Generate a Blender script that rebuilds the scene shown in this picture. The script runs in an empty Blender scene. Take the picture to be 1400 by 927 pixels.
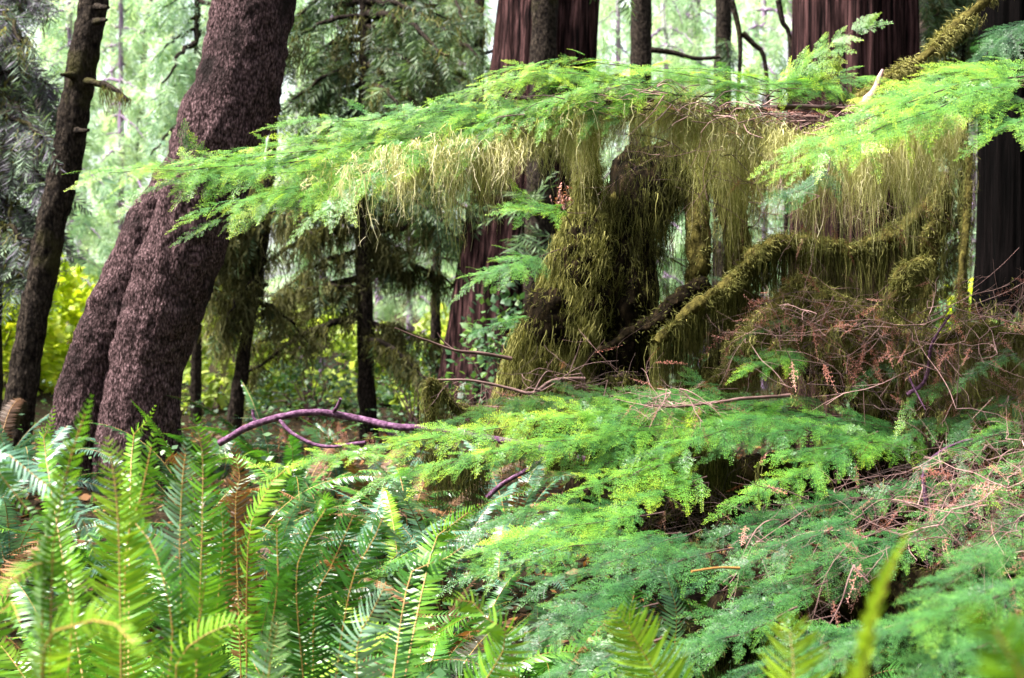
import bpy, math, random
import numpy as np

# ------------------------------------------------------------------ camera, light, exposure
SC = bpy.context.scene
COL = SC.collection
F = 1923.0                      # focal length in photo pixels (photo is 1400 x 927)
EYE = 1.5
cam_d = bpy.data.cameras.new('camera')
cam = bpy.data.objects.new('camera', cam_d)
COL.objects.link(cam)
cam.location = (0, 0, EYE)
cam.rotation_euler = (math.radians(90), 0, 0)
cam_d.sensor_width = 36.0
cam_d.lens = 36.0 * F / 1400.0
cam_d.clip_start = 0.05
cam_d.clip_end = 2000
cam_d.dof.use_dof = True
cam_d.dof.focus_distance = 5.9
cam_d.dof.aperture_fstop = 3.4
SC.camera = cam

SUN_EL, SUN_AZ = math.radians(60), math.radians(-105)     # azimuth from +Y towards +X
world = bpy.data.worlds.new('World')
SC.world = world
world.use_nodes = True
nt = world.node_tree
bg = nt.nodes['Background']
sky = nt.nodes.new('ShaderNodeTexSky')
sky.sky_type = 'NISHITA'
sky.sun_disc = False
sky.sun_elevation = SUN_EL
sky.sun_rotation = SUN_AZ
sky.dust_density = 4.0
sky.air_density = 1.0
hs = nt.nodes.new('ShaderNodeHueSaturation')
hs.inputs['Saturation'].default_value = 0.35              # a clouded, nearly white sky
hs.inputs['Value'].default_value = 1.15
nt.links.new(sky.outputs[0], hs.inputs['Color'])
nt.links.new(hs.outputs[0], bg.inputs[0])
bg.inputs[1].default_value = 0.105
sl = bpy.data.lights.new('sun', 'SUN')
sl.energy = 5.0
sl.angle = math.radians(9)
sl.color = (1.0, 0.96, 0.88)
so = bpy.data.objects.new('sun', sl)
COL.objects.link(so)
so.rotation_euler = (math.radians(90) - SUN_EL, 0, -SUN_AZ + math.pi)
# a sun lamp shines along its local -Z: tilt it so that light comes from the sun's direction
from mathutils import Vector
sd = Vector((math.sin(SUN_AZ) * math.cos(SUN_EL), math.cos(SUN_AZ) * math.cos(SUN_EL), math.sin(SUN_EL)))
so.rotation_euler = sd.to_track_quat('Z', 'Y').to_euler()

SC.view_settings.view_transform = 'Standard'
SC.view_settings.look = 'None'
SC.view_settings.exposure = 2.25
SC.view_settings.gamma = 1.0
SC.view_settings.use_curve_mapping = False
SC.render.engine = 'CYCLES'
cy = SC.cycles
cy.use_denoising = True
cy.max_bounces = 6
cy.diffuse_bounces = 3
cy.glossy_bounces = 2
cy.transmission_bounces = 4
cy.volume_bounces = 1
cy.transparent_max_bounces = 4
cy.caustics_reflective = False
cy.caustics_refractive = False
cy.sample_clamp_indirect = 4.0

# ------------------------------------------------------------------ helpers
RNG = np.random.default_rng(11)
def A(*v): return np.array(v, dtype=float)
def at(px, py, d):
    return A((px - 700.0) / F * d, d, EYE - (py - 463.5) / F * d)
def path(pts): return np.array([at(*p) for p in pts])
def nrm(v):
    v = np.asarray(v, float)
    return v / np.maximum(np.linalg.norm(v, axis=-1, keepdims=True), 1e-9)

def _hash(i, j, k, s):
    n = (i.astype(np.int64) * 73856093) ^ (j.astype(np.int64) * 19349663) ^ (k.astype(np.int64) * 83492791) ^ (s * 2654435)
    n = (n ^ (n >> 13)) * 1274126177 & 0x7fffffff
    n = (n ^ (n >> 16)) & 0xffff
    return n / 65535.0
def vnoise(P, s=0):
    P = np.asarray(P, float)
    I = np.floor(P).astype(np.int64); f = P - I
    f = f * f * (3 - 2 * f)
    r = 0
    for a in (0, 1):
        for b in (0, 1):
            for c in (0, 1):
                w = (f[..., 0] if a else 1 - f[..., 0]) * (f[..., 1] if b else 1 - f[..., 1]) * (f[..., 2] if c else 1 - f[..., 2])
                r = r + w * _hash(I[..., 0] + a, I[..., 1] + b, I[..., 2] + c, s)
    return r * 2 - 1
def fbm(P, s=0, o=3):
    r = 0; a = 1.0
    for i in range(o):
        r = r + a * vnoise(np.asarray(P) * 2 ** i, s + i); a *= .5
    return r

def ground(x, y):
    x = np.asarray(x, float); y = np.asarray(y, float)
    P = np.stack([x * .35, y * .35, x * 0], -1)
    z = .12 * fbm(P, 5, 3)
    z = z + .45 * np.clip((y - 5.5) / 3.5, 0, 1) ** 2 * (3 - 2 * np.clip((y - 5.5) / 3.5, 0, 1)) + np.maximum(0, y - 15) * .045 + np.maximum(0, -x - 4) * .03
    return z

def smooth(P, n):
    """Catmull-Rom resample of a polyline to n points."""
    P = np.asarray(P, float)
    if len(P) == 2:
        t = np.linspace(0, 1, n)[:, None]
        return P[0] * (1 - t) + P[1] * t
    Q = np.vstack([2 * P[0] - P[1], P, 2 * P[-1] - P[-2]])
    m = len(P) - 1
    u = np.linspace(0, m, n); i = np.minimum(u.astype(int), m - 1); t = (u - i)[:, None]
    a, b, c, d = Q[i], Q[i + 1], Q[i + 2], Q[i + 3]
    return .5 * (2 * b + (c - a) * t + (2 * a - 5 * b + 4 * c - d) * t ** 2 + (3 * b - a - 3 * c + d) * t ** 3)
def arc(P, n):
    """resample evenly by length"""
    L = np.concatenate([[0], np.cumsum(np.linalg.norm(np.diff(P, axis=0), axis=1))])
    s = np.linspace(0, L[-1], n)
    return np.stack([np.interp(s, L, P[:, k]) for k in range(3)], -1), L[-1]

class MB:
    def __init__(s): s.v = []; s.f = []; s.t = []; s.m = []; s.n = 0
    def add(s, V, Fc, t=.5, mi=0):
        V = np.asarray(V, float).reshape(-1, 3); Fc = np.asarray(Fc, np.int64)
        if len(V) == 0 or len(Fc) == 0: return
        s.v.append(V); s.f.append(Fc + s.n); s.n += len(V)
        s.t.append(np.broadcast_to(np.asarray(t, float), (len(V),)))
        s.m.append(np.full(len(Fc), mi, np.int32))
    def build(s, name, mats, parent=None, smooth=True):
        if not isinstance(mats, (list, tuple)): mats = [mats]
        V = np.concatenate(s.v); org = A(0, 0, 0)
        p = parent
        while p is not None: org = org + np.array(p.location); p = p.parent
        V = V - org
        idx = np.concatenate([f.ravel() for f in s.f])
        tot = np.concatenate([np.full(len(f), f.shape[1], np.int32) for f in s.f])
        me = bpy.data.meshes.new(name)
        me.vertices.add(len(V)); me.vertices.foreach_set('co', V.astype(np.float32).ravel())
        me.loops.add(len(idx)); me.loops.foreach_set('vertex_index', idx.astype(np.int32))
        me.polygons.add(len(tot))
        me.polygons.foreach_set('loop_start', np.concatenate([[0], np.cumsum(tot)[:-1]]).astype(np.int32))
        me.polygons.foreach_set('loop_total', tot)
        me.polygons.foreach_set('material_index', np.concatenate(s.m))
        me.polygons.foreach_set('use_smooth', np.full(len(tot), smooth))
        at_ = me.attributes.new('tint', 'FLOAT', 'POINT')
        at_.data.foreach_set('value', np.concatenate(s.t).astype(np.float32))
        me.update(calc_edges=True)
        for m in mats: me.materials.append(m)
        o = bpy.data.objects.new(name, me); COL.objects.link(o)
        if parent is not None: o.parent = parent
        return o

def thing(name, label, cat, loc, group=None):
    o = bpy.data.objects.new(name, None); COL.objects.link(o)
    o.location = [float(c) for c in loc]; o.empty_display_size = .1
    o['label'] = label; o['category'] = cat
    if group: o['group'] = group
    return o
def setting(o, kind='structure', label=None):
    o['kind'] = kind
    if label: o['label'] = label
    return o

def frames(P):
    T = nrm(np.gradient(P, axis=0))
    ref = A(0, -1, 0) if abs(T[0] @ A(0, -1, 0)) < .9 else A(1, 0, 0)
    N = np.zeros_like(P); n = ref
    for i in range(len(P)):
        n = n - (n @ T[i]) * T[i]; n = n / (np.linalg.norm(n) + 1e-9); N[i] = n
    return T, N, np.cross(T, N)
def tube(mb, P, R, seg=6, t=.5, disp=None, mi=0, cap=True):
    P = np.asarray(P, float); R = np.broadcast_to(np.asarray(R, float), (len(P),))
    T, N, B = frames(P)
    a = np.linspace(0, 2 * math.pi, seg, endpoint=False)
    D = N[:, None] * np.cos(a)[None, :, None] + B[:, None] * np.sin(a)[None, :, None]
    r = R[:, None] * np.ones(seg)
    V = P[:, None] + D * r[..., None]
    if disp is not None: V = V + D * disp(V, a, r)[..., None]
    k = len(P)
    i = np.arange(k - 1)[:, None]; j = np.arange(seg)[None, :]; j2 = (j + 1) % seg
    Fc = np.stack([i * seg + j, i * seg + j2, (i + 1) * seg + j2, (i + 1) * seg + j], -1).reshape(-1, 4)
    mb.add(V.reshape(-1, 3), Fc, t, mi)
    if cap:
        for e in (0, k - 1):
            c = V[e].mean(0)
            W = np.vstack([V[e], c]); q = np.arange(seg)
            fc = np.stack([q, (q + 1) % seg, np.full(seg, seg)], -1)
            mb.add(W, fc if e else fc[:, ::-1], t, mi)
    return V

def ribbons(mb, P, W, side, t=.5, mi=0):
    """P (n,m,3) strips, W (n,m) half widths, side (n,3) or (n,m,3)"""
    n, m = P.shape[:2]
    if n == 0: return
    if side.ndim == 2: side = side[:, None]
    V = np.stack([P - side * W[..., None], P + side * W[..., None]], 2)
    b = (np.arange(n) * m * 2)[:, None]; i = np.arange(m - 1)[None] * 2
    Fc = np.stack([b + i, b + i + 1, b + i + 3, b + i + 2], -1).reshape(-1, 4)
    t = np.asarray(t, float)
    if t.ndim == 1: t = np.repeat(t, m * 2)
    mb.add(V.reshape(-1, 3), Fc, t, mi)

# ------------------------------------------------------------------ materials
def ramp(nodes, cols):
    r = nodes.new('ShaderNodeValToRGB')
    e = r.color_ramp.elements
    while len(e) < len(cols): e.new(.5)
    for i, (p, c) in enumerate(cols):
        e[i].position = p; e[i].color = (*c, 1)
    return r
def leaf(name, cols, trans=.4, rough=.45, spec=.5, vary=.25, nscale=9.0):
    m = bpy.data.materials.new(name); m.use_nodes = True
    n = m.node_tree.nodes; l = m.node_tree.links; n.clear()
    out = n.new('ShaderNodeOutputMaterial')
    att = n.new('ShaderNodeAttribute'); att.attribute_name = 'tint'
    tc = n.new('ShaderNodeTexCoord')
    nz = n.new('ShaderNodeTexNoise'); nz.inputs['Scale'].default_value = nscale; nz.inputs['Detail'].default_value = 3
    l.new(tc.outputs['Object'], nz.inputs['Vector'])
    ma = n.new('ShaderNodeMath'); ma.operation = 'MULTIPLY_ADD'
    l.new(nz.outputs['Fac'], ma.inputs[0]); ma.inputs[1].default_value = vary * 2; ma.inputs[2].default_value = -vary
    ad = n.new('ShaderNodeMath'); ad.operation = 'ADD'
    l.new(ma.outputs[0], ad.inputs[0]); l.new(att.outputs['Fac'], ad.inputs[1])
    r = ramp(n, cols); l.new(ad.outputs[0], r.inputs[0])
    p = n.new('ShaderNodeBsdfPrincipled')
    p.inputs['Roughness'].default_value = rough
    p.inputs['Specular IOR Level'].default_value = spec
    l.new(r.outputs[0], p.inputs['Base Color'])
    if trans > 0:
        tr = n.new('ShaderNodeBsdfTranslucent')
        g = n.new('ShaderNodeMixRGB'); g.blend_type = 'MULTIPLY'; g.inputs[0].default_value = 1
        l.new(r.outputs[0], g.inputs[1]); g.inputs[2].default_value = (1.0, 1.0, .55, 1)
        l.new(g.outputs[0], tr.inputs['Color'])
        mx = n.new('ShaderNodeMixShader'); mx.inputs[0].default_value = trans
        l.new(p.outputs[0], mx.inputs[1]); l.new(tr.outputs[0], mx.inputs[2])
        l.new(mx.outputs[0], out.inputs[0])
    else:
        l.new(p.outputs[0], out.inputs[0])
    return m
def bark(name, cols, scale=(6, 6, 2), bump=.6, rough=.9, detail=6, vor=0.0, moss=None, mossamt=.5):
    m = bpy.data.materials.new(name); m.use_nodes = True
    n = m.node_tree.nodes; l = m.node_tree.links
    p = n['Principled BSDF']; p.inputs['Roughness'].default_value = rough
    p.inputs['Specular IOR Level'].default_value = .02
    tc = n.new('ShaderNodeTexCoord'); mp = n.new('ShaderNodeMapping')
    mp.inputs['Scale'].default_value = scale
    l.new(tc.outputs['Object'], mp.inputs[0])
    nz = n.new('ShaderNodeTexNoise'); nz.inputs['Scale'].default_value = 3; nz.inputs['Detail'].default_value = detail
    nz.inputs['Roughness'].default_value = .65
    l.new(mp.outputs[0], nz.inputs['Vector'])
    h = nz.outputs['Fac']
    if vor > 0:
        vo = n.new('ShaderNodeTexVoronoi'); vo.inputs['Scale'].default_value = 5
        l.new(mp.outputs[0], vo.inputs['Vector'])
        mx = n.new('ShaderNodeMath'); mx.operation = 'MULTIPLY_ADD'
        l.new(vo.outputs['Distance'], mx.inputs[0]); mx.inputs[1].default_value = -vor; l.new(h, mx.inputs[2])
        ad = n.new('ShaderNodeMath'); ad.operation = 'ADD'; l.new(mx.outputs[0], ad.inputs[0]); ad.inputs[1].default_value = vor * .45
        h = ad.outputs[0]
    r = ramp(n, cols); l.new(h, r.inputs[0])
    c = r.outputs[0]
    if moss:
        n2 = n.new('ShaderNodeTexNoise'); n2.inputs['Scale'].default_value = 2.2; n2.inputs['Detail'].default_value = 5
        l.new(tc.outputs['Object'], n2.inputs['Vector'])
        r2 = ramp(n, [(mossamt, (0, 0, 0)), (min(1, mossamt + .15), (1, 1, 1))]); l.new(n2.outputs['Fac'], r2.inputs[0])
        mc = n.new('ShaderNodeMixRGB'); l.new(r2.outputs[0], mc.inputs[0]); l.new(c, mc.inputs[1]); mc.inputs[2].default_value = (*moss, 1)
        c = mc.outputs[0]
    l.new(c, p.inputs['Base Color'])
    b = n.new('ShaderNodeBump'); b.inputs['Strength'].default_value = bump; b.inputs['Distance'].default_value = .03
    l.new(h, b.inputs['Height']); l.new(b.outputs[0], p.inputs['Normal'])
    return m

M = {}
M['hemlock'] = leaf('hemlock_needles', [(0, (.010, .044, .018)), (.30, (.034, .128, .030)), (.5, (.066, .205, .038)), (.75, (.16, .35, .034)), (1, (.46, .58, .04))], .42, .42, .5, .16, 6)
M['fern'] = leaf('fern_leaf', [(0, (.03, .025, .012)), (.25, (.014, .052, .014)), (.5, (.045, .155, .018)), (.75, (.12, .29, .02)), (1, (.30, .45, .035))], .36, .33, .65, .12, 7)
M['fern_blue'] = leaf('fern_leaf_pale', [(0, (.03, .085, .06)), (.5, (.09, .20, .13)), (1, (.26, .40, .27))], .3, .4, .5, .15, 7)
M['fern_dead'] = leaf('dead_fern_leaf', [(0, (.04, .02, .012)), (.5, (.13, .06, .025)), (1, (.30, .13, .04))], .25, .6, .3, .2, 9)
M['dead_red'] = leaf('dead_red_needles', [(0, (.10, .03, .022)), (.5, (.34, .12, .085)), (1, (.56, .30, .26))], .25, .65, .3, .25, 12)
M['rachis'] = leaf('fern_stalk', [(0, (.10, .05, .02)), (.5, (.28, .14, .035)), (1, (.42, .32, .12))], 0, .5, .4, .15, 5)
M['twig'] = leaf('brown_twig', [(0, (.018, .010, .010)), (.45, (.075, .040, .036)), (1, (.36, .21, .20))], 0, .7, .3, .3, 14)
M['lichen'] = leaf('hanging_lichen', [(0, (.09, .09, .022)), (.4, (.26, .26, .08)), (.75, (.50, .47, .23)), (1, (.74, .65, .46))], .3, .85, .1, .2, 7)
M['moss'] = leaf('green_moss', [(0, (.014, .013, .005)), (.5, (.076, .077, .018)), (1, (.27, .25, .085))], .22, .9, .1, .38, 9)
M['bg_dark'] = leaf('conifer_foliage', [(0, (.02, .04, .02)), (.5, (.065, .12, .05)), (1, (.17, .26, .10))], .5, .5, .4, .2, 2)
M['bg_moss'] = leaf('drab_hanging_moss', [(0, (.025, .026, .010)), (.5, (.11, .11, .045)), (1, (.25, .24, .11))], .45, .85, .1, .25, 3)
M['bg_pale'] = leaf('hazed_far_foliage', [(0, (.16, .30, .18)), (.5, (.38, .56, .38)), (1, (.66, .78, .60))], .55, .6, .3, .25, .6)  # haze and glow of the distance put into the pale leaf colour
M['bg_plum'] = leaf('plum_grey_foliage', [(0, (.04, .035, .05)), (.4, (.10, .085, .12)), (.7, (.09, .15, .09)), (1, (.20, .28, .17))], .35, .6, .3, .25, 2)
M['lime'] = leaf('lime_shrub_leaves', [(0, (.20, .30, .02)), (.5, (.50, .62, .03)), (1, (.70, .70, .06))], .5, .5, .4, .25, 2)
M['lime_soft'] = leaf('soft_shrub_leaves', [(0, (.12, .20, .04)), (.5, (.32, .42, .07)), (1, (.55, .60, .17))], .55, .5, .4, .25, 2)
M['under'] = leaf('undergrowth_leaves', [(0, (.015, .04, .018)), (.5, (.045, .11, .04)), (1, (.14, .24, .05))], .4, .5, .4, .25, 2)
M['spruce'] = bark('spruce_bark', [(.28, (.012, .008, .008)), (.45, (.046, .028, .030)), (.58, (.105, .064, .068)), (.8, (.27, .175, .19))], (19, 19, 7), 1.0, .9, 9, .45, (.016, .012, .012), .54)
M['slim'] = bark('slim_bark', [(.3, (.005, .004, .004)), (.5, (.022, .017, .014)), (.8, (.08, .062, .048))], (12, 12, 6), 1.0, .9, 8, .3, (.045, .042, .014), .56)
M['redwood'] = bark('redwood_bark', [(.40, (.002, .0013, .0015)), (.52, (.022, .011, .011)), (.70, (.105, .052, .052))], (12, 12, .5), 1.0, .9, 6)
M['redwood_dark'] = bark('redwood_dark_bark', [(.4, (.0005, .0004, .0004)), (.6, (.0025, .0018, .0018)), (.8, (.010, .007, .007))], (9, 9, .5), .9, .9, 6)
M['rot'] = bark('rotten_wood', [(.36, (.002, .0015, .001)), (.55, (.010, .007, .004)), (.8, (.045, .030, .016))], (9, 9, 2.5), 1, .95, 8, .2, (.035, .030, .008), .6)
M['mossbark'] = bark('mossy_bark', [(.3, (.010, .008, .004)), (.5, (.05, .042, .012)), (.72, (.13, .11, .03))], (9, 9, 5), 1, .95, 7)
M['purple'] = bark('plum_bark', [(.3, (.03, .014, .026)), (.5, (.095, .045, .085)), (.72, (.24, .13, .21))], (12, 12, 12), .5, .7, 8)
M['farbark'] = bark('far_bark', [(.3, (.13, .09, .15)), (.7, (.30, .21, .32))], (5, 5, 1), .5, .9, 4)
M['soil'] = bark('forest_soil', [(.3, (.006, .005, .003)), (.5, (.020, .014, .009)), (.75, (.055, .038, .022))], (14, 14, 14), .9, .95, 9, 0, (.018, .024, .008), .58)

# ------------------------------------------------------------------ plant builders
def make_spray(L, W, rng, nspace=.0034, nlen=(.011, .017), nw=.00125, tsp=.019):
    """A flat hemlock spray in local space (x along, y across, z up): axis, side twigs, single needles."""
    q = []; tn = []
    def needles(p0, dirv, ln, t0, t1, z0, dz):
        k = max(3, int(ln / nspace))
        u = (np.arange(k) + .5) / k
        s = np.where(np.arange(k) % 2 == 0, 1, -1)
        a = np.radians(rng.uniform(40, 68, k)) * s
        dx = dirv[0] * np.cos(a) - dirv[1] * np.sin(a); dy = dirv[0] * np.sin(a) + dirv[1] * np.cos(a)
        D = np.stack([dx, dy, rng.normal(.03, .09, k)], -1)
        l = rng.uniform(*nlen, k) * (1 - .35 * u)
        base = np.stack([p0[0] + dirv[0] * ln * u, p0[1] + dirv[1] * ln * u, z0 + dz * u * u], -1)
        tip = base + D * l[:, None]
        sd = nrm(np.stack([-D[:, 1], D[:, 0], rng.normal(0, .18, k)], -1)) * nw
        mid = base * .45 + tip * .55
        q.append(np.stack([base, mid + sd, tip, mid - sd], 1))
        tt = t0 + (t1 - t0) * u
        tn.append(np.repeat(tt, 4))
        # the twig itself, a thin strip
        e0 = A(p0[0], p0[1], z0); e1 = e0 + A(dirv[0], dirv[1], 0) * ln + A(0, 0, dz)
        w = A(-dirv[1], dirv[0], 0) * .0009
        q.append(np.array([[e0 - w, e0 + w, e1 + w * .4, e1 - w * .4]])); tn.append(np.full(4, .25))
    n = int(L / tsp)
    dr = -.16 * L
    needles((0, 0), (1, 0), L, .42, .78, 0, dr)
    for i in range(n):
        t = (i + .6) / n
        env = min(1, .45 + 2.2 * t) * (1 - t) ** .8
        ln = W * .5 * env * rng.uniform(.75, 1.15)
        if ln < .012: continue
        for s in ((1,) if i % 2 else (-1,)) if rng.random() < .35 else (1, -1):
            if rng.random() < .06: continue
            a = math.radians(rng.uniform(42, 60)) * s
            needles((t * L, 0), (math.cos(a), math.sin(a)), ln, .40 + .16 * t, .60 + .22 * t, dr * t * t, -.12 * ln + rng.normal(0, .06) * ln)
    V = np.concatenate(q).reshape(-1, 3)
    return V, np.arange(len(V)).reshape(-1, 4), np.concatenate(tn)
_r = np.random.default_rng(3)
SPRAYS = {k: [make_spray(L, W, _r) for _ in range(5)] for k, (L, W) in {'s': (.15, .11), 'm': (.24, .15), 'l': (.36, .2)}.items()}
# coarser needles for boughs that hang out of focus or farther off
SPRAYS['d'] = [make_spray(.14, .07, _r, .008, (.007, .013), .0011, .022) for _ in range(5)]
SPRAYS['f'] = [make_spray(.30, .2, _r, .012, (.02, .032), .0032, .04) for _ in range(5)]

def make_lod(L, W, rng, n=17):
    """a far spray: short ragged leafy strips either side of a stem, hanging a little"""
    q = []; tn = []
    for i in range(n):
        t = (i + .5) / n
        for s in (1, -1):
            a = math.radians(rng.uniform(30, 70)) * s
            ln = W * .5 * (1 - .6 * t) * rng.uniform(.5, 1.2)
            p = A(t * L, 0, -.15 * L * t * t); D = A(math.cos(a), math.sin(a), rng.uniform(-.6, .05))
            sd = A(-D[1], D[0], rng.normal(0, .6)); sd = sd / np.linalg.norm(sd) * ln * rng.uniform(.04, .08)
            q.append([p, p + D * ln * .45 + sd, p + D * ln, p + D * ln * .55 - sd]); tn += [rng.uniform(.2, .8)] * 4
    V = np.array(q).reshape(-1, 3)
    return V, np.arange(len(V)).reshape(-1, 4), np.array(tn)
LOD = [make_lod(.5, .42, _r) for _ in range(8)]

def place(mb, tmpl, pos, X, N, sc=1.0, dt=0.0, mi=0):
    X = nrm(X); N = N - (N @ X) * X; N = nrm(N); Y = np.cross(N, X)
    R = np.stack([X, Y, N], 1) * sc
    V, Fc, t = tmpl
    mb.add(V @ R.T + pos, Fc, np.clip(t + dt, 0, 1), mi)

def inpoly(p, poly):
    x, y = p; c = False; n = len(poly)
    for i in range(n):
        (x0, y0), (x1, y1) = poly[i], poly[(i + 1) % n]
        if (y0 > y) != (y1 > y) and x < (x1 - x0) * (y - y0) / (y1 - y0) + x0: c = not c
    return c
def sample(poly, n, rng):
    poly = [p[:2] for p in poly]
    xs = [p[0] for p in poly]; ys = [p[1] for p in poly]; out = []
    while len(out) < n:
        p = (rng.uniform(min(xs), max(xs)), rng.uniform(min(ys), max(ys)))
        if inpoly(p, poly): out.append(p)
    return np.array(out)

def bough(root, stem, poly, n, dirpx, kinds, depth, toward=.35, tint=0., seed=1, up=(0, -.5, 1), spread=.35, r=(.012, .003), name='foliage',
          mat='hemlock', sc=1.0, dgrad=.0, twigt=.35, xtint=0.0, shift=0.0, dens=1.45):
    """One leafy bough: a stem, twigs that link every spray back to it, and the sprays. depth=(d0, per 100px x, per 100px y)."""
    rng = np.random.default_rng(seed)
    S, _ = arc(smooth(path(stem), 40), 40)
    tw = MB(); tube(tw, S + fbm(S * 9, seed, 2)[:, None] * .006, np.linspace(r[0], r[1], 40), 7, twigt)
    n = int(n * dens); m = max(5, n // 8); ctr = sample(poly, m, rng)
    cd = rng.normal(0, .07, m); ct = rng.normal(0, .13, m); cj = rng.normal(0, .22, (m, 3)) * A(1, 1, .6)
    ci = rng.integers(0, m, n)
    pts = ctr[ci] + rng.normal(0, 1, (n, 2)) * A(30, 8) + A(shift, 0)
    cx = np.mean([p[0] for p in poly]); cyy = np.mean([p[1] for p in poly])
    dd = depth[0] + depth[1] * (pts[:, 0] - cx) / 100 + depth[2] * (pts[:, 1] - cyy) / 100 + cd[ci] + rng.normal(0, .03, n)
    P = np.array([at(x, y, d) for (x, y), d in zip(pts, dd)])
    d0 = nrm(A(dirpx[0], 0, -dirpx[1])); d0 = nrm(d0 + A(0, -toward, 0))
    order = np.argsort([np.min(np.linalg.norm(S - p, axis=1)) for p in P])
    nodes = [s for s in S]
    fo = MB()
    for i in order:
        p = P[i]
        k = kinds[rng.integers(len(kinds))]; T = SPRAYS[k][rng.integers(5)]
        D = nrm(d0 + cj[ci[i]] + rng.normal(0, spread * .7, 3) * A(1, 1, .5))
        N = nrm(A(*up) + rng.normal(0, .2, 3))
        dt = tint + ct[ci[i]] + rng.normal(0, .08) + xtint * (p[0] - P[:, 0].mean())
        s = sc * rng.uniform(.75, 1.15)
        place(fo, T, p, D, N, s, dt)
        NA = np.array(nodes); j = np.argmin(np.linalg.norm(NA - (p - D * .05), axis=1)); a = NA[j]
        mid = (a + p) / 2 - D * .02 + A(0, 0, .012) + rng.normal(0, .006, 3)
        tube(tw, smooth([a, mid, p + D * .05 * s], 6), np.linspace(.0026, .0013, 6), 4, rng.uniform(.1, .6), cap=False)
        nodes.append(p)
    f = fo.build(name, M[mat], root)
    t = tw.build('twigs', M['twig'], root if name == 'foliage' else f)
    return f, S

SL = {'s': .15, 'm': .24, 'l': .36}
def fan(root, spine, L, tint=0., seed=1, up=(0, -.5, 1), sp=.042, ang=46, name='bough', r=(.006, .0015), sc=1.0, mat='hemlock', start=.08, jit=.12, twigt=.4, over=.45):
    """One flat hemlock bough: an axis that carries side sprays left and right in one drooping plane, and a tip spray."""
    rng = np.random.default_rng(seed * 7 + 3)
    S, ln = arc(smooth(path(spine), 60), 60)
    S = S + np.stack([fbm(S * 5 + k * 9, seed, 2) for k in range(3)], -1) * .012
    T = nrm(np.gradient(S, axis=0)); N0 = nrm(A(*up) + rng.normal(0, .10, 3))
    tw = MB(); tube(tw, S - N0 * .006, np.linspace(r[0], r[1], 60) * .6, 6, twigt)
    fo = MB(); n = max(4, int(ln * (1 - start) / sp))
    for i in range(n + 1):
        t = start + (1 - start) * (i + .3) / (n + .3)
        k = min(59, int(t * 59)); p = S[k]; X = T[k]; N = nrm(N0 - (N0 @ X) * X); B = np.cross(N, X)
        env = min(1, .55 + 1.6 * t) * (1.06 - t) ** .55
        if i % 2: place(fo, SPRAYS['s'][rng.integers(5)], p + N * .006, X + B * rng.normal(0, .35) + A(0, 0, -.05), N + rng.normal(0, .15, 3), sc * rng.uniform(.7, 1.0), tint + rng.normal(0, .09))
        for sd in ((0,) if i == n else (1, -1)):
            if sd and rng.random() < .12: continue
            want = L * env * rng.uniform(.7, 1.15) if sd else L * .8
            a = math.radians(rng.normal(ang, 7)) * sd
            D = X * math.cos(a) + B * math.sin(a) + rng.normal(0, jit, 3) + A(0, 0, -.10)
            kd = min(SL, key=lambda q: abs(SL[q] * sc - want)); z = want / SL[kd]
            place(fo, SPRAYS[kd][rng.integers(5)], p + rng.normal(0, .006, 3), D, N + rng.normal(0, .13, 3), min(z, 1.6 * sc), tint + rng.normal(0, .09))
            if rng.random() < over:      # a smaller spray that lies over it
                place(fo, SPRAYS['s'][rng.integers(5)], p + nrm(D) * want * rng.uniform(.1, .5) + N * rng.uniform(-.02, .025), D + rng.normal(0, .35, 3), N + rng.normal(0, .3, 3), sc * rng.uniform(.7, 1.1), tint + rng.normal(0, .1))
    f = fo.build(name, M[mat], root)
    tw.build('twig', M['twig'], f)
    return f

def hang(mb, anchors, lengths, rng, wid=.02, k=(8, 16), th=(.0007, .0015), frizz=10, t0=.5, wav=.006, sway=0.0, hair=.03):
    """hanging lichen: at each anchor a drip of thin strands that draw together downwards, with fine side hairs"""
    n = len(anchors)
    kk = rng.integers(k[0], k[1] + 1, n)
    idx = np.repeat(np.arange(n), kk); m = 8; N = len(idx)
    off = rng.normal(0, 1, (N, 3)) * A(wid, wid, wid * .4)
    u = np.linspace(0, 1, m)
    ln = np.asarray(lengths)[idx] * rng.uniform(.3, 1.0, N) ** .7
    wlk = np.cumsum(rng.normal(0, wav, (N, m, 2)), 1)
    P = np.zeros((N, m, 3))
    conv = 1 - .75 * u[None, :] * (ln / np.asarray(lengths)[idx])[:, None]
    P[..., 0] = anchors[idx, 0][:, None] + off[:, 0:1] * conv + wlk[..., 0] + sway * ln[:, None] * u[None] ** 1.3
    P[..., 1] = anchors[idx, 1][:, None] + off[:, 1:2] * conv + wlk[..., 1]
    P[..., 2] = anchors[idx, 2][:, None] + off[:, 2:3] - ln[:, None] * u[None]
    W = rng.uniform(*th, N)[:, None] * (1.1 - .8 * u[None]) * rng.uniform(.7, 1.4, (N, m))
    ang = rng.uniform(0, math.pi, N)
    side = np.stack([np.cos(ang), np.sin(ang), rng.normal(0, .3, N)], -1)
    dt = np.repeat(rng.normal(t0, .16, n), kk) + rng.normal(0, .18, N)
    ribbons(mb, P, W, nrm(side), np.clip(dt, 0, 1))
    if frizz:
        h = rng.integers(0, N, n * frizz); q = rng.integers(1, m - 1, len(h))
        s = P[h, q]; D = nrm(rng.normal(0, 1, (len(h), 3)) + A(0, 0, -.6)); l = rng.uniform(.008, hair, len(h))[:, None]
        R = np.stack([s, s + D * l * .5 + rng.normal(0, .002, s.shape), s + D * l + A(0, 0, -.3) * l], 1)
        ribbons(mb, R, np.tile(A(.0006, .0006, .0002), (len(h), 1)), nrm(rng.normal(0, 1, (len(h), 3))), np.clip(dt[h] + .08, 0, 1))

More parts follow.
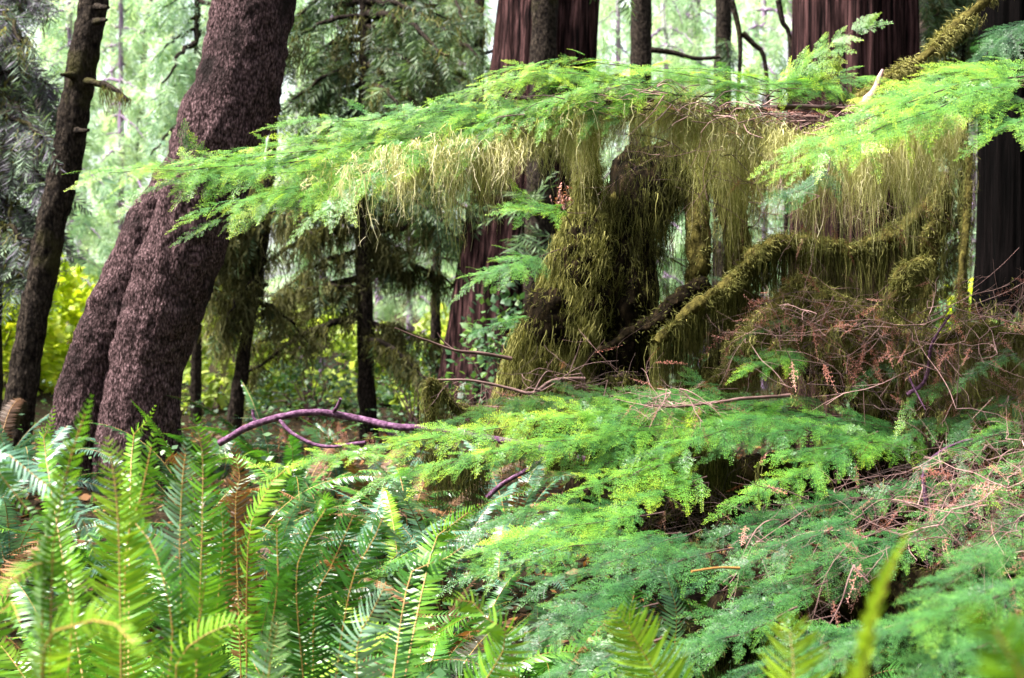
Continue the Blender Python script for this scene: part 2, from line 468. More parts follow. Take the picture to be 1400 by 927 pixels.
def fuzz(mb, P, N, rng, ln=(.01, .035), th=.0011, t0=.5, grav=.5):
    n = len(P)
    D = nrm(N + rng.normal(0, .6, (n, 3)) + A(0, 0, -grav)); l = rng.uniform(*ln, n)[:, None]
    mid = P + D * l * .5; tip = mid + nrm(D + A(0, 0, -grav) + rng.normal(0, .5, (n, 3))) * l * .5
    R = np.stack([P, mid, tip], 1)
    ribbons(mb, R, np.tile(A(1, .9, .3) * th, (n, 1)) * rng.uniform(.6, 1.4, (n, 1)), nrm(rng.normal(0, 1, (n, 3))), np.clip(rng.normal(t0, .17, n), 0, 1))

def mossy_tube(root, pts, rad, name, rng, seg=26, n=90, lump=.35, fz=3000, drip=0, dripl=(.05, .2), mat='mossbark', t0=.5, hang_name='moss', ln=(.01, .035), thin=1.0):
    """a branch or root wrapped in moss: lumpy body, fuzz all over, drips below"""
    P, L = arc(smooth(path(pts), n), n)
    R = np.interp(np.linspace(0, 1, n), np.linspace(0, 1, len(rad)), rad) * thin
    mb = MB(); s0 = int(rng.integers(1000))
    P = P + np.stack([fbm(P * 3.5 + 11 * k, s0 + k, 3) for k in range(3)], -1) * min(.035, R.mean() * .6)
    V = tube(mb, P, R, seg, .5, lambda V, a, r: r * lump * (.6 * fbm(V * 6, s0, 2) + .6 * fbm(V * 22, s0 + 3, 2)))
    o = mb.build(name, M[mat], root)
    fm = MB()
    i = rng.integers(0, n, fz); j = rng.integers(0, seg, fz)
    Q = V[i, j]; Nn = nrm(Q - P[i])
    Q = Q + rng.normal(0, L / n * .5, (fz, 3))
    kp = fbm(Q * 9, s0 + 7, 2) + rng.normal(0, .25, fz) > -.15; Q = Q[kp]; Nn = Nn[kp]
    fuzz(fm, Q, Nn, rng, ln, th=.0016, t0=t0)
    if drip:
        i = rng.integers(0, n, drip)
        An = P[i] - A(0, 0, 1) * R[i][:, None] * .7 + rng.normal(0, 1, (drip, 3)) * (R[i] * .5)[:, None]
        hang(fm, An, rng.uniform(*dripl, drip), rng, .014, (6, 12), frizz=8, t0=t0)
    fm.build(hang_name, M['moss'], o if root is not None else o)
    return o, P, R

def frond(mb, spine, width, face, rng, tint=.5, spacing=.0125, bw=.0050, droop=.22, stalk=.12, rt=.5, twist=None, gloss=.18, tipk=2.2):
    S, L = arc(smooth(spine, 60), 60)
    n = max(10, int(L * (1 - stalk) / spacing))
    u = np.linspace(stalk, .995, n); i = u * 59; i0 = np.minimum(i.astype(int), 58); w = (i - i0)[:, None]
    C = S[i0] * (1 - w) + S[i0 + 1] * w
    T = nrm(np.gradient(C, axis=0))
    fc = np.broadcast_to(np.asarray(face, float), C.shape).copy()
    if twist is not None:
        a = np.linspace(0, twist, n)[:, None]
        k = T; fc = fc * np.cos(a) + np.cross(k, fc) * np.sin(a) + k * np.sum(k * fc, 1, keepdims=True) * (1 - np.cos(a))
    Sd = nrm(np.cross(T, fc)); Nn = np.cross(Sd, T)
    v = (u - stalk) / (1 - stalk)
    env = np.minimum(1, .45 + v * 3) * (1 - v ** tipk) ** .8 + .03
    uu = A(0, .3, .7, 1.0); ww = A(.75, 1, .75, .08)
    for s in (1, -1):
        l = width * .5 * env * rng.uniform(.86, 1.08, n)
        ang = np.radians(82 - 22 * v + rng.normal(0, 5, n))
        D = Sd * (s * np.sin(ang))[:, None] + T * np.cos(ang)[:, None]
        keep = rng.random(n) > .02
        dz = rng.normal(0, .12, n)
        P = C[:, None] + D[:, None] * (l[:, None] * uu)[..., None] + T[:, None] * (l[:, None] * .16 * uu ** 2)[..., None] \
            - Nn[:, None] * (l[:, None] * (droop + dz[:, None]) * uu ** 2)[..., None]
        tw = rng.normal(.0, gloss, n) + .25
        side = nrm(T * np.cos(tw)[:, None] + Nn * np.sin(tw)[:, None])
        W = bw * np.minimum(1, .35 + env)[:, None] * ww
        ribbons(mb, P[keep], W[keep], side[keep], np.clip(tint + rng.normal(0, .05, n)[keep] + .08 * v[keep], 0, 1))
    tube(mb, S[::3], np.linspace(.0030, .0009, len(S[::3])) * min(1.3, max(.6, L)), 5, rt, mi=1, cap=False)

def fern_plant(x, y, nf, L, rng, label, group, tint=.5, wid=.16, mat='fern', z=None, el=(45, 80), dead=.08, extra=(), lim=None):
    """a sword fern: a rosette of arching fronds, each a part of its own"""
    g = float(ground(x, y)) if z is None else z
    root = thing('sword_fern', label, 'fern', (x, y, g), group)
    for i in range(nf):
        az = rng.uniform(0, 2 * math.pi) if lim is None else rng.uniform(*lim)
        e = math.radians(rng.uniform(*el)); ln = L * rng.uniform(.7, 1.1)
        h = A(math.cos(az), math.sin(az), 0)
        b = A(x, y, g) + h * .04
        p = [b]; ee = e; k = 7; c = rng.uniform(.10, .34)
        for _ in range(k):
            p.append(p[-1] + (h * math.cos(ee) + A(0, 0, 1) * math.sin(ee)) * ln / k); ee -= c
        isd = rng.random() < dead
        mb = MB()
        frond(mb, np.array(p), wid * rng.uniform(.8, 1.15), -h * math.sin(e) + A(0, 0, 1) * math.cos(e) + rng.normal(0, .15, 3), rng,
              tint + rng.normal(0, .13), droop=rng.uniform(.1, .35), rt=rng.uniform(.2, .8), spacing=.0145, bw=.0058)
        mb.build('frond', [M['fern_dead' if isd else mat], M['rachis']], root)
    for ex in extra:
        key_frond(root, *ex[0], **ex[1])
    return root

def key_frond(root, pts, wpx, tint, mat='fern', face=(0, -1, .25), rt=.6, seed=0, **kw):
    """a frond along a measured stalk; the foot runs on down into its plant"""
    rng = np.random.default_rng(seed + abs(int(pts[0][0])))
    P = [at(*p) for p in pts]
    d = np.mean([p[2] for p in pts])
    base = np.array(root.location)
    low = P[0] * .45 + base * .55 + A(0, 0, .1)
    P = np.array([base + A(0, 0, .03), low] + P)
    Lall = np.sum(np.linalg.norm(np.diff(P, axis=0), axis=1)); Lf = np.linalg.norm(P[1] - P[0]) + np.linalg.norm(P[2] - P[1])
    mb = MB()
    frond(mb, P, wpx / F * d, np.array(face, float), rng, tint, rt=rt, stalk=min(.6, .55 * Lf / Lall), **{'tipk': 3.6, **kw})
    o = mb.build('frond', [M[mat], M['rachis']], root)
    return o

# ------------------------------------------------------------------ the setting
def grid(x0, x1, y0, y1, nx, ny, fn):
    xs = np.linspace(x0, x1, nx); ys = np.linspace(y0, y1, ny)
    X, Y = np.meshgrid(xs, ys); Z = fn(X, Y)
    V = np.stack([X, Y, Z], -1).reshape(-1, 3)
    i = np.arange(ny - 1)[:, None] * nx; j = np.arange(nx - 1)[None]
    return V, np.stack([i + j, i + j + 1, i + nx + j + 1, i + nx + j], -1).reshape(-1, 4)
mb = MB()
# one sheet: fine near the camera, coarse towards the horizon
gx = np.concatenate([np.linspace(-220, -26, 14), np.linspace(-25, 25, 151), np.linspace(26, 220, 14)])
gy = np.concatenate([np.linspace(-60, -6, 8), np.linspace(-5, 45, 151), np.linspace(47, 260, 24)])
X, Y = np.meshgrid(gx, gy); Vg = np.stack([X, Y, ground(X, Y)], -1).reshape(-1, 3)
nx, ny = len(gx), len(gy); i = np.arange(ny - 1)[:, None] * nx; j = np.arange(nx - 1)[None]
mb.add(Vg, np.stack([i + j, i + j + 1, i + nx + j + 1, i + nx + j], -1).reshape(-1, 4))
setting(mb.build('ground', M['soil']))

# ------------------------------------------------------------------ trunks
def trunk(root, px, depth, name, mat, seg=72, rows=150, disp=None, top=3.0):
    """px: list of (x, y, width) in photo pixels from the top down; runs on to the ground and above the frame"""
    pts = [at(x, y, depth) for x, y, w in px]; rr = [w / F * depth / 2 for x, y, w in px]
    up = nrm(pts[0] - pts[1]); pts.insert(0, pts[0] + up * top); rr.insert(0, rr[0] * .93)
    dn = nrm(pts[-1] - pts[-2]); g = ground(pts[-1][0], depth)
    k = max(.05, (pts[-1][2] - g + .25) / max(.3, -dn[2]))
    pts.append(pts[-1] + dn * k); rr.append(rr[-1] * 1.12)
    P0 = smooth(pts, rows); 
    L = np.concatenate([[0], np.cumsum(np.linalg.norm(np.diff(P0, axis=0), axis=1))])
    P, _ = arc(P0, rows)
    key = np.array([L[np.argmin(np.linalg.norm(P0 - q, axis=1))] for q in pts])
    R = np.interp(np.linspace(0, L[-1], rows), key, rr)
    m_ = MB(); V = tube(m_, P, R, seg, .5, disp)
    return m_.build(name, M[mat], root), P, R, V
def plates(s, a=.05, b=.04):
    def f(V, ang, r):
        w = np.abs(vnoise(V * A(9, 9, 5), s)); w2 = np.abs(vnoise(V * A(22, 22, 13), s + 9))
        return r * (.035 * vnoise(V * A(2.2, 2.2, .8), s + 4)) + a * .75 * w - b * .4 + .016 * w2 + .010 * np.abs(vnoise(V * A(40, 40, 22), s + 19))
    return f
def furrows(s, k=26, amp=.06):
    def f(V, ang, r):
        z = V[..., 2]
        th = ang[None, :] * k / (2 * math.pi) + z * 0
        w = vnoise(np.stack([th * 1.0 + .5 * vnoise(np.stack([z * .5, th * .3, z * 0], -1), s + 2), z * .22, th * 0 + s], -1), s)
        w2 = vnoise(np.stack([th * 2.7, z * .5, th * 0 + s], -1), s + 5)
        return amp * (w + .4 * w2) - amp * .3
    return f

# the leaning pair of stems that share a foot
t_ = thing('leaning_spruce', 'thick leaning double trunk with scaly plum-brown bark rising out of the ferns', 'tree', at(180, 640, 9.2))
trunk(t_, [(346, 0, 108), (330, 100, 112), (298, 200, 120), (262, 310, 106), (226, 410, 108), (199, 510, 100), (190, 600, 108)], 9.2, 'trunk', 'spruce', 96, 230, plates(3))
trunk(t_, [(258, 215, 46), (232, 260, 58), (204, 310, 66), (164, 410, 72), (126, 510, 76), (108, 600, 84)], 9.25, 'stem', 'spruce', 64, 150, plates(8, .05, .04), top=.2)
rg = np.random.default_rng(40)

t_ = thing('slim_tree', 'slim dark leaning trunk with short broken branch stubs beside the lime shrubs', 'tree', at(27, 560, 10.5))
_, P, R, V = trunk(t_, [(129, 0, 36), (110, 100, 37), (94, 200, 38), (70, 310, 36), (53, 400, 35), (36, 490, 36), (26, 560, 40)], 10.5, 'trunk', 'slim', 48, 150, plates(15, .025, .02))
for st in ([(118, 112, 10.4), (140, 115, 10.3), (160, 124, 10.2), (175, 137, 10.15)], [(100, 104, 10.4), (84, 102, 10.2)], [(132, 10, 10.3), (148, 10, 10.1)], [(130, 30, 10.3), (146, 27, 10.1)], [(105, 180, 10.4), (121, 178, 10.2)]):
    m_ = MB(); tube(m_, smooth(path(st), 10), np.linspace(.03, .012, 10), 8, .2, lambda V, a, r: .3 * r * fbm(V * 20, 3, 2)); m_.build('branch_stub', M['slim'], t_)
m_ = MB(); S = smooth(path([(140, 115, 10.3), (160, 124, 10.2), (175, 137, 10.15)]), 14)
hang(m_, S, rg.uniform(.05, .25, 14), rg, .02, (8, 12), (.002, .004), 4, .5); m_.build('moss', M['bg_moss'], t_)

RW = 'redwoods standing among the trees'
t_ = thing('redwood_tree', 'broad dark redwood trunk with grooved bark behind the mossy stump', 'tree', at(690, 560, 13.5), RW)
trunk(t_, [(752, 0, 134), (744, 100, 140), (722, 250, 148), (705, 350, 150), (692, 450, 158), (688, 530, 180)], 13.5, 'trunk', 'redwood', 130, 110, furrows(2, 30, .07))
t_ = thing('redwood_tree', 'massive redwood trunk with long vertical grooves behind the lichen curtains at right', 'tree', at(1168, 560, 12.5), RW)
trunk(t_, [(1167, 0, 162), (1168, 200, 166), (1169, 350, 172), (1170, 460, 190)], 12.5, 'trunk', 'redwood', 140, 110, furrows(7, 32, .065))
t_ = thing('redwood_tree', 'nearly black redwood trunk cut by the right edge of the picture', 'tree', at(1395, 560, 9.5), RW)
trunk(t_, [(1402, 0, 116), (1398, 200, 116), (1396, 350, 118), (1392, 470, 130)], 9.5, 'trunk', 'redwood_dark', 110, 110, furrows(12, 26, .04))
for (px, d, mat, lab) in [
        ([(745, 0, 34), (742, 150, 35), (738, 300, 36), (735, 500, 40)], 12.3, 'slim', 'slim brown trunk standing close in front of the grooved redwood'),
        ([(655, 0, 12), (654, 150, 13), (652, 500, 16)], 17, 'slim', 'thin dark pole-like trunk left of the grooved redwood'),
        ([(877, 0, 28), (876, 120, 29), (874, 500, 34)], 16, 'slim', 'medium dark trunk in the bright gap between the two redwoods'),
        ([(989, 0, 20), (988, 120, 21), (985, 500, 25)], 17, 'slim', 'narrow black trunk beside the crooked bare branches'),
        ([(1270, 0, 26), (1268, 150, 27), (1264, 500, 30)], 18, 'slim', 'dark trunk showing just past the right side of the massive redwood')]:
    b = px[-1]; t_ = thing('slim_tree', lab, 'tree', at(b[0], 600, d), 'slim trunks between the redwoods')
    trunk(t_, px, d, 'trunk', mat, 36, 90, plates(int(d * 3), .02, .02))
    _r2 = np.random.default_rng(b[0])
    f_ = MB()
    for k in range(9):
        m_ = MB(); z = _r2.uniform(1.5, 6.5); x0 = (b[0] - 700) / F * d; az = _r2.uniform(0, 6.28); ln = _r2.uniform(.6, 1.6)
        h = A(math.cos(az), math.sin(az) * .7, 0)
        S = smooth([A(x0, d, z), A(x0, d, z) + h * ln * .5 + A(0, 0, .1), A(x0, d, z) + h * ln + A(0, 0, -.25)], 9)
        tube(m_, S, np.linspace(.025, .006, 9), 5, .2); m_.build('limb', M['slim'], t_)
        for q in S[3:]:
            for _ in range(2):
                place(f_, LOD[_r2.integers(8)], q, nrm(h + _r2.normal(0, .6, 3) + A(0, 0, -.5)), A(0, -.3, 1), _r2.uniform(.5, 1), _r2.normal(0, .2))
    f_.build('crown', M['bg_dark'], t_)
t_ = thing('redwood_tree', 'far pale purple redwood trunk glowing in the gap left of the black trunk', 'tree', at(932, 540, 34), RW)
trunk(t_, [(932, 0, 34), (931, 150, 35), (930, 500, 42)], 34, 'trunk', 'farbark', 40, 70, furrows(22, 14, .05), top=6)
t_ = thing('bare_branches', 'crooked bare mossy branches in the bright gap left of the massive redwood', 'branch', at(1015, 250, 15))
for s in ([(1000, 0, 15), (1010, 40, 15), (1012, 75, 15), (1008, 150, 15)], [(1015, 45, 15), (1030, 60, 15), (1045, 80, 15), (1052, 160, 15)], [(1064, 0, 15), (1070, 30, 15), (1080, 54, 15), (1082, 160, 15)], [(890, 68, 15), (920, 72, 15), (950, 80, 15), (985, 78, 15)],
          [(1082, 54, 15), (1075, 300, 15), (1060, 600, 15)], [(1008, 150, 15), (1020, 400, 15), (1040, 620, 15)]):
    m_ = MB(); tube(m_, smooth(path(s), 12), np.linspace(.035, .02, 12), 6, .3); m_.build('limb', M['slim'], t_)

# ------------------------------------------------------------------ dark mossy conifers behind
def conifer(root, trunk_px, d, branches, rng, mat='bg_dark', moss='bg_moss', mossl=(.1, .45), dens=1.0, tint=0, sc=1.0, mossn=6, bm='slim'):
    if trunk_px: trunk(root, trunk_px, d, 'trunk', bm, 30, 90, plates(int(rng.integers(99)), .02, .02))
    bm_ = MB(); fo = MB(); mo = MB()
    for (x0, y0, x1, y1, dd, nsp, nm) in branches:
        a = at(x0, y0, d); b = at(x1, y1, d + dd); L = np.linalg.norm(b - a)
        S = smooth([a, (a * .5 + b * .5) + A(0, 0, .08 * L), b], 14)
        tube(bm_, S + rng.normal(0, .012, S.shape), np.linspace(.032, .008, 14) * min(1.4, L), 6, .2)
        for _ in range(int(nsp * dens * 1.9)):
            q = S[rng.integers(2, 14)] + rng.normal(0, .03, 3)
            D = nrm((b - a) / L * .5 + rng.normal(0, .55, 3) + A(0, -.1, -1.0))
            place(fo, LOD[rng.integers(8)], q, D, A(0, -.6, .6) + rng.normal(0, .4, 3), sc * rng.uniform(.35, .8), tint + rng.normal(0, .18))
        if nm:
            q = S[rng.integers(1, 14, int(nm))] + rng.normal(0, .03, (int(nm), 3))
            hang(mo, q, rng.uniform(*mossl, int(nm)), rng, .035, (7, 13), (.003, .008), 3, .45 + tint, .02)
    bm_.build('branches', M[bm], root)
    if fo.n: fo.build('crown', M[mat], root)
    if mo.n: mo.build('hanging_moss', M[moss], root)
rng = np.random.default_rng(21)
t_ = thing('dark_conifer', 'dark conifer with drooping green branches and thin straight trunk behind the bright bough', 'tree', at(497, 600, 14))
br = []
for y in np.linspace(-30, 250, 18):
    br.append((497, y, 497 - rng.uniform(50, 125), y + rng.uniform(30, 90), rng.uniform(-1.2, .8), 17, 9))
    br.append((497, y, 497 + rng.uniform(50, 150), y + rng.uniform(30, 95), rng.uniform(-1.2, .8), 17, 9))
for y, x1, y1 in ((340, 380, 400), (330, 560, 345), (360, 575, 372), (300, 600, 290), (400, 350, 470), (395, 385, 405), (450, 560, 490), (460, 590, 530), (280, 420, 330), (250, 380, 320), (430, 330, 520), (310, 300, 400), (350, 640, 400), (380, 300, 470), (320, 640, 330), (440, 640, 500), (270, 600, 330)):
    br.append((497, y, x1, y1, rng.uniform(-.8, .5), 3, 46))
conifer(t_, [(500, 0, 16), (499, 150, 17), (497, 300, 20), (499, 450, 21), (503, 570, 24)], 14, br, rng)
t_ = thing('dead_conifer', 'leaning dead conifer stems draped in drab moss right of the thick leaning trunk', 'tree', at(320, 580, 13))
br = []
for k in range(16):
    y = rng.uniform(230, 420)
    br.append((360 + rng.uniform(-15, 15), y, 360 + rng.choice([-1, 1]) * rng.uniform(30, 90), y + rng.uniform(30, 120), rng.uniform(-.6, .6), 2, 30))
conifer(t_, [(372, 200, 9), (362, 320, 12), (342, 430, 15), (325, 540, 19)], 13, br, rng)
t_ = thing('dark_conifer', 'shaggy conifer filling the gap between the thin pole trunk and the dark conifer', 'tree', at(590, 600, 17))
br = []
for y in np.linspace(-40, 170, 14):
    br.append((600, y, 600 - rng.uniform(40, 110), y + rng.uniform(20, 80), rng.uniform(-1.5, 1), 13, 8))
    br.append((600, y, 600 + rng.uniform(30, 60), y + rng.uniform(20, 80), rng.uniform(-1.5, 1), 13, 8))
conifer(t_, [(604, 0, 10), (600, 200, 11), (596, 400, 12), (594, 560, 15)], 17, br, rng, tint=.05)
t_ = thing('plum_conifer', 'plum-grey conifer with drooping twigs at the left edge of the picture', 'tree', at(-25, 560, 11.5))
br = []
for y in np.linspace(-40, 350, 20):
    br.append((-25, y, rng.uniform(15, 75), y + rng.uniform(10, 70), rng.uniform(-1, .5), 24, 6))
    br.append((-25, y, -60, y + 50, rng.uniform(-1, .5), 8, 2))
conifer(t_, [(-25, 0, 40), (-25, 300, 46), (-25, 540, 52)], 11.5, br, rng, 'bg_plum')
t_ = thing('young_hemlock', 'young pale green hemlock drooping behind the top of the thick leaning trunk', 'tree', at(255, 560, 16))
br = []
for y in np.linspace(-30, 230, 16):
    br.append((270, y, 270 - rng.uniform(30, 70), y + rng.uniform(20, 70), rng.uniform(-1, .5), 14, 0))
    br.append((270, y, 270 + rng.uniform(30, 70), y + rng.uniform(20, 70), rng.uniform(-1, .5), 14, 0))
conifer(t_, [(270, 0, 8), (270, 250, 10), (268, 540, 14)], 16, br, rng, 'bg_pale', tint=-.05)
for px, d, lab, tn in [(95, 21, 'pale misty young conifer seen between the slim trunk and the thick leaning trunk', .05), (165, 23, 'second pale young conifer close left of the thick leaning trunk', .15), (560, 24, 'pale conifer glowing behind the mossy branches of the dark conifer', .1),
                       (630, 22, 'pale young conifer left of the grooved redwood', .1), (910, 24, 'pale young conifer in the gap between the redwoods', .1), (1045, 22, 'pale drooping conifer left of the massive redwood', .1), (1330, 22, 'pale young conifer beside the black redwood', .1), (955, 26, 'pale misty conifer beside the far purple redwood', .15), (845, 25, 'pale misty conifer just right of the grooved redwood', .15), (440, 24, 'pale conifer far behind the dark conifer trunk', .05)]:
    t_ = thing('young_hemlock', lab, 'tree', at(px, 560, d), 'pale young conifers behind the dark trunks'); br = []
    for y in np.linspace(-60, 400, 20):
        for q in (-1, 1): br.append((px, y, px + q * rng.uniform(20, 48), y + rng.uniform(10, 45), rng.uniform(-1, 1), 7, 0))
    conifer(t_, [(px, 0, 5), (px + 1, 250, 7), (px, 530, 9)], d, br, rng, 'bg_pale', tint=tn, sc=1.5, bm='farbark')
t_ = thing('thin_tree', 'very thin distant tree with fine bare side twigs left of the thick leaning trunk', 'tree', at(190, 540, 26))
br = []
for y in np.linspace(0, 230, 12):
    br.append((198, y, 198 + rng.choice([-1, 1]) * rng.uniform(15, 40), y + rng.uniform(-25, 25), rng.uniform(-.6, .6), 3, 3))
conifer(t_, [(204, 0, 6), (198, 60, 7), (193, 150, 9), (188, 250, 10), (186, 500, 12)], 26, br, rng, 'bg_pale')
# right of the massive redwood: dark boughs at the top, fine mossy twigs below
t_ = thing('dark_conifer', 'dark conifer with sparse mossy twigs between the massive redwood and the black redwood', 'tree', at(1315, 600, 13))
br = []
for y in np.linspace(-40, 120, 10):
    br.append((1318, y, 1318 - rng.uniform(30, 60), y + rng.uniform(10, 60), rng.uniform(-1, .5), 10, 8))
    br.append((1318, y, 1318 + rng.uniform(30, 70), y + rng.uniform(10, 60), rng.uniform(-1, .5), 12, 8))
for y in np.linspace(150, 420, 10):
    br.append((1316, y, 1316 - rng.uniform(20, 60), y + rng.uniform(0, 50), rng.uniform(-.6, .5), 1, 10))
conifer(t_, [(1322, 0, 9), (1318, 200, 10), (1316, 420, 12), (1318, 560, 14)], 13, br, rng)

# ------------------------------------------------------------------ far wood
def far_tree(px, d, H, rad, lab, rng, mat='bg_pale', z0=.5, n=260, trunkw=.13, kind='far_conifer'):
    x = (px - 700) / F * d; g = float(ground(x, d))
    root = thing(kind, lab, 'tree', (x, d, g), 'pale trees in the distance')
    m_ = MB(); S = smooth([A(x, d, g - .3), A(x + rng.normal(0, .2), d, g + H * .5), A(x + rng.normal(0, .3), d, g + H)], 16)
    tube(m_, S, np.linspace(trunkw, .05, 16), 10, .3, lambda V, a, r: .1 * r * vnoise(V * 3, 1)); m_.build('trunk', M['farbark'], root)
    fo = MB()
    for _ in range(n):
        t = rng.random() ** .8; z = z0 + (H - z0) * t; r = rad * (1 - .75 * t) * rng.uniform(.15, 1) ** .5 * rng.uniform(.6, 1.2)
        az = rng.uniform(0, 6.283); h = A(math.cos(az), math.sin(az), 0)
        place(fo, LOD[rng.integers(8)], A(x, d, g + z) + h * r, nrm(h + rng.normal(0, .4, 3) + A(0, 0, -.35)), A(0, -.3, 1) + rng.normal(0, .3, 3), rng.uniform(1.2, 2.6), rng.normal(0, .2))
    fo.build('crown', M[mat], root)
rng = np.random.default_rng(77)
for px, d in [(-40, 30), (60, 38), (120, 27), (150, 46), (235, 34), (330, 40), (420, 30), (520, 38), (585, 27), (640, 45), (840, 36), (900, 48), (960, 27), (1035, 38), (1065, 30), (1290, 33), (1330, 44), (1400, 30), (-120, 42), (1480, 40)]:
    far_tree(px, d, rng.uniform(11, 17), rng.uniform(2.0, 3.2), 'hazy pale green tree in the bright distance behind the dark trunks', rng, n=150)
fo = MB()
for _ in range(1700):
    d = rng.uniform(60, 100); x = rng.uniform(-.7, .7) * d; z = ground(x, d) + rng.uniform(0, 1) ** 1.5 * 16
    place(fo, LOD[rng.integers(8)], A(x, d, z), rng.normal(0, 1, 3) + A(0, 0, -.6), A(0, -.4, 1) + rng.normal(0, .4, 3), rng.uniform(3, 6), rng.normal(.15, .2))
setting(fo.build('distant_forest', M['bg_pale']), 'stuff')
# unseen foliage ring, added to shut out low light from the sides and behind
fo = MB()
for _ in range(3800):
    a = rng.uniform(.62, 2 * math.pi - .62); r = rng.uniform(16, 30); z = rng.uniform(0, 1) * 18
    place(fo, LOD[rng.integers(8)], A(math.sin(a) * r, math.cos(a) * r, z), rng.normal(0, 1, 3) + A(0, 0, -.6), nrm(A(-math.sin(a), -math.cos(a), .4)) + rng.normal(0, .4, 3), rng.uniform(4, 8), rng.normal(-.1, .2))
setting(fo.build('added_shade_foliage', M['bg_dark']), 'stuff')

# ------------------------------------------------------------------ leafy shrubs and undergrowth
def leaf_shrub(root, c, rx, ry, rz, n, rng, mat, size=(.05, .1), stems=14):
    u = nrm(rng.normal(0, 1, (n, 3))) * rng.uniform(.45, 1, (n, 1)) ** .5 * A(rx, ry, rz)
    u[:, 2] = np.abs(u[:, 2]); P = c + u + .12 * np.stack([fbm(u * 3, k, 2) for k in range(3)], -1)
    D = nrm(u / A(rx, ry, rz) + rng.normal(0, .6, (n, 3)) + A(0, 0, -.3)); N = nrm(A(0, -.25, 1) + rng.normal(0, .45, (n, 3)))
    N = nrm(N - np.sum(N * D, 1, keepdims=True) * D); Sd = np.cross(N, D)
    s = rng.uniform(*size, n)[:, None]
    V = np.stack([P, P + D * s * .4 + Sd * s * .42 - N * s * .06, P + D * s * 1.05 - N * s * .12, P + D * s * .4 - Sd * s * .42 - N * s * .06, P + D * s * .45 + N * s * .03], 1)
    b = np.arange(n)[:, None] * 5
    Fc = np.concatenate([b + A(0, 1, 4).astype(int), b + A(1, 2, 4).astype(int), b + A(2, 3, 4).astype(int), b + A(3, 0, 4).astype(int)])
    m_ = MB(); m_.add(V.reshape(-1, 3), Fc, np.repeat(np.clip(rng.normal(.5, .22, n), 0, 1), 5)); m_.build('foliage', M[mat], root)
    st = MB()
    for _ in range(stems):
        q = P[rng.integers(n)]
        tube(st, smooth([c + rng.normal(0, .1, 3) * A(rx, ry, 0) - A(0, 0, .1), (c + q) / 2 + A(0, 0, .1), q], 8), np.linspace(.012, .004, 8), 5, .4)
    st.build('stems', M['twig'], root)
rng = np.random.default_rng(5)
for px, d, rx, rz, n, lab in [(-10, 19, 1.0, 2.6, 1500, 'lime-yellow leafy shrub at the left edge behind the slim leaning trunk'),
                              (75, 20, .9, 2.7, 1500, 'lime-yellow leafy shrub between the slim trunk and the thick leaning trunk'),
                              (125, 21.5, .9, 2.5, 1300, 'lime-yellow leafy shrub touching the foot of the thick leaning trunk'),
                              (300, 18, 1.0, 2.2, 1000, 'yellow-green shrub glowing through the dead mossy conifer stems'),
                              (430, 18.5, 1.3, 2.0, 1100, 'yellow-green shrub behind the thin straight trunk of the dark conifer'),
                              (615, 18, .7, 1.9, 1000, 'bright green shrub in the gap left of the mossy stump'),
                              (1320, 20, .7, 2.3, 1000, 'bright lime shrub in the gap beside the black redwood')]:
    x = (px - 700) / F * d; g = float(ground(x, d))
    r_ = thing('leafy_shrub', lab, 'shrub', (x, d, g), 'bright leafy shrubs in the clearing')
    leaf_shrub(r_, A(x, d, g), rx, .8, rz - g, n, rng, 'lime' if px < 200 or px > 1000 else 'lime_soft', (.09, .2))
for px, d, rx, rz, n, lab in [(570, 15.5, .7, 1.0, 900, 'dark green bush behind the purple arching branch'), (420, 16, .8, .75, 700, 'low dark bush under the mossy dead branches'),
                              (690, 12, .6, 1.5, 900, 'dark blue-green bush at the foot of the grooved redwood'), (1255, 11, .7, 1.5, 1200, 'dusky bush behind the mossy heap'),
                              (1380, 9, .6, 1.3, 900, 'dusky bush at the foot of the black redwood'), (900, 10.5, .7, 1.2, 1000, 'dark bush behind the mossy stump')]:
    x = (px - 700) / F * d; g = float(ground(x, d))
    r_ = thing('dark_bush', lab, 'bush', (x, d, g), 'dark bushes under the trees')
    leaf_shrub(r_, A(x, d, g), rx, .6, rz, n, rng, 'under', (.04, .09))
n = 16000
n = 24000; y = rng.uniform(3.2, 24, n); x = rng.uniform(-.75, .75, n) * y
P = np.stack([x, y, ground(x, y) + rng.uniform(0, 1, n) ** 2 * .45], -1)
D = nrm(rng.normal(0, 1, (n, 3)) * A(1, 1, .4)); N = nrm(A(0, -.2, 1) + rng.normal(0, .5, (n, 3))); Sd = nrm(np.cross(N, D)); s = rng.uniform(.02, .07, n)[:, None]
V = np.stack([P, P + D * s * .5 + Sd * s * .35, P + D * s, P + D * s * .5 - Sd * s * .35], 1)
m_ = MB(); m_.add(V.reshape(-1, 3), np.arange(n * 4).reshape(-1, 4), np.repeat(np.clip(rng.normal(.45, .25, n), 0, 1), 4))
setting(m_.build('undergrowth', M['under']), 'stuff')
n = 42000
y = 2.2 + rng.random(n) ** 1.3 * 14; x = rng.uniform(-.75, .75, n) * y
P = np.stack([x, y, ground(x, y) + rng.uniform(.004, .03, n)], -1)
D = nrm(rng.normal(0, 1, (n, 3)) * A(1, 1, .25)); N = nrm(A(0, 0, 1) + rng.normal(0, .4, (n, 3))); Sd = nrm(np.cross(N, D)); s = rng.uniform(.02, .10, n)[:, None]; wr = np.where(rng.random(n) < .5, .06, .3)[:, None]
V = np.stack([P, P + D * s * .5 + Sd * s * wr, P + D * s, P + D * s * .5 - Sd * s * wr], 1)
m_ = MB(); m_.add(V.reshape(-1, 3), np.arange(n * 4).reshape(-1, 4), np.repeat(np.clip(rng.normal(.4, .28, n), 0, 1), 4))
setting(m_.build('leaf_litter', M['fern_dead']), 'stuff')

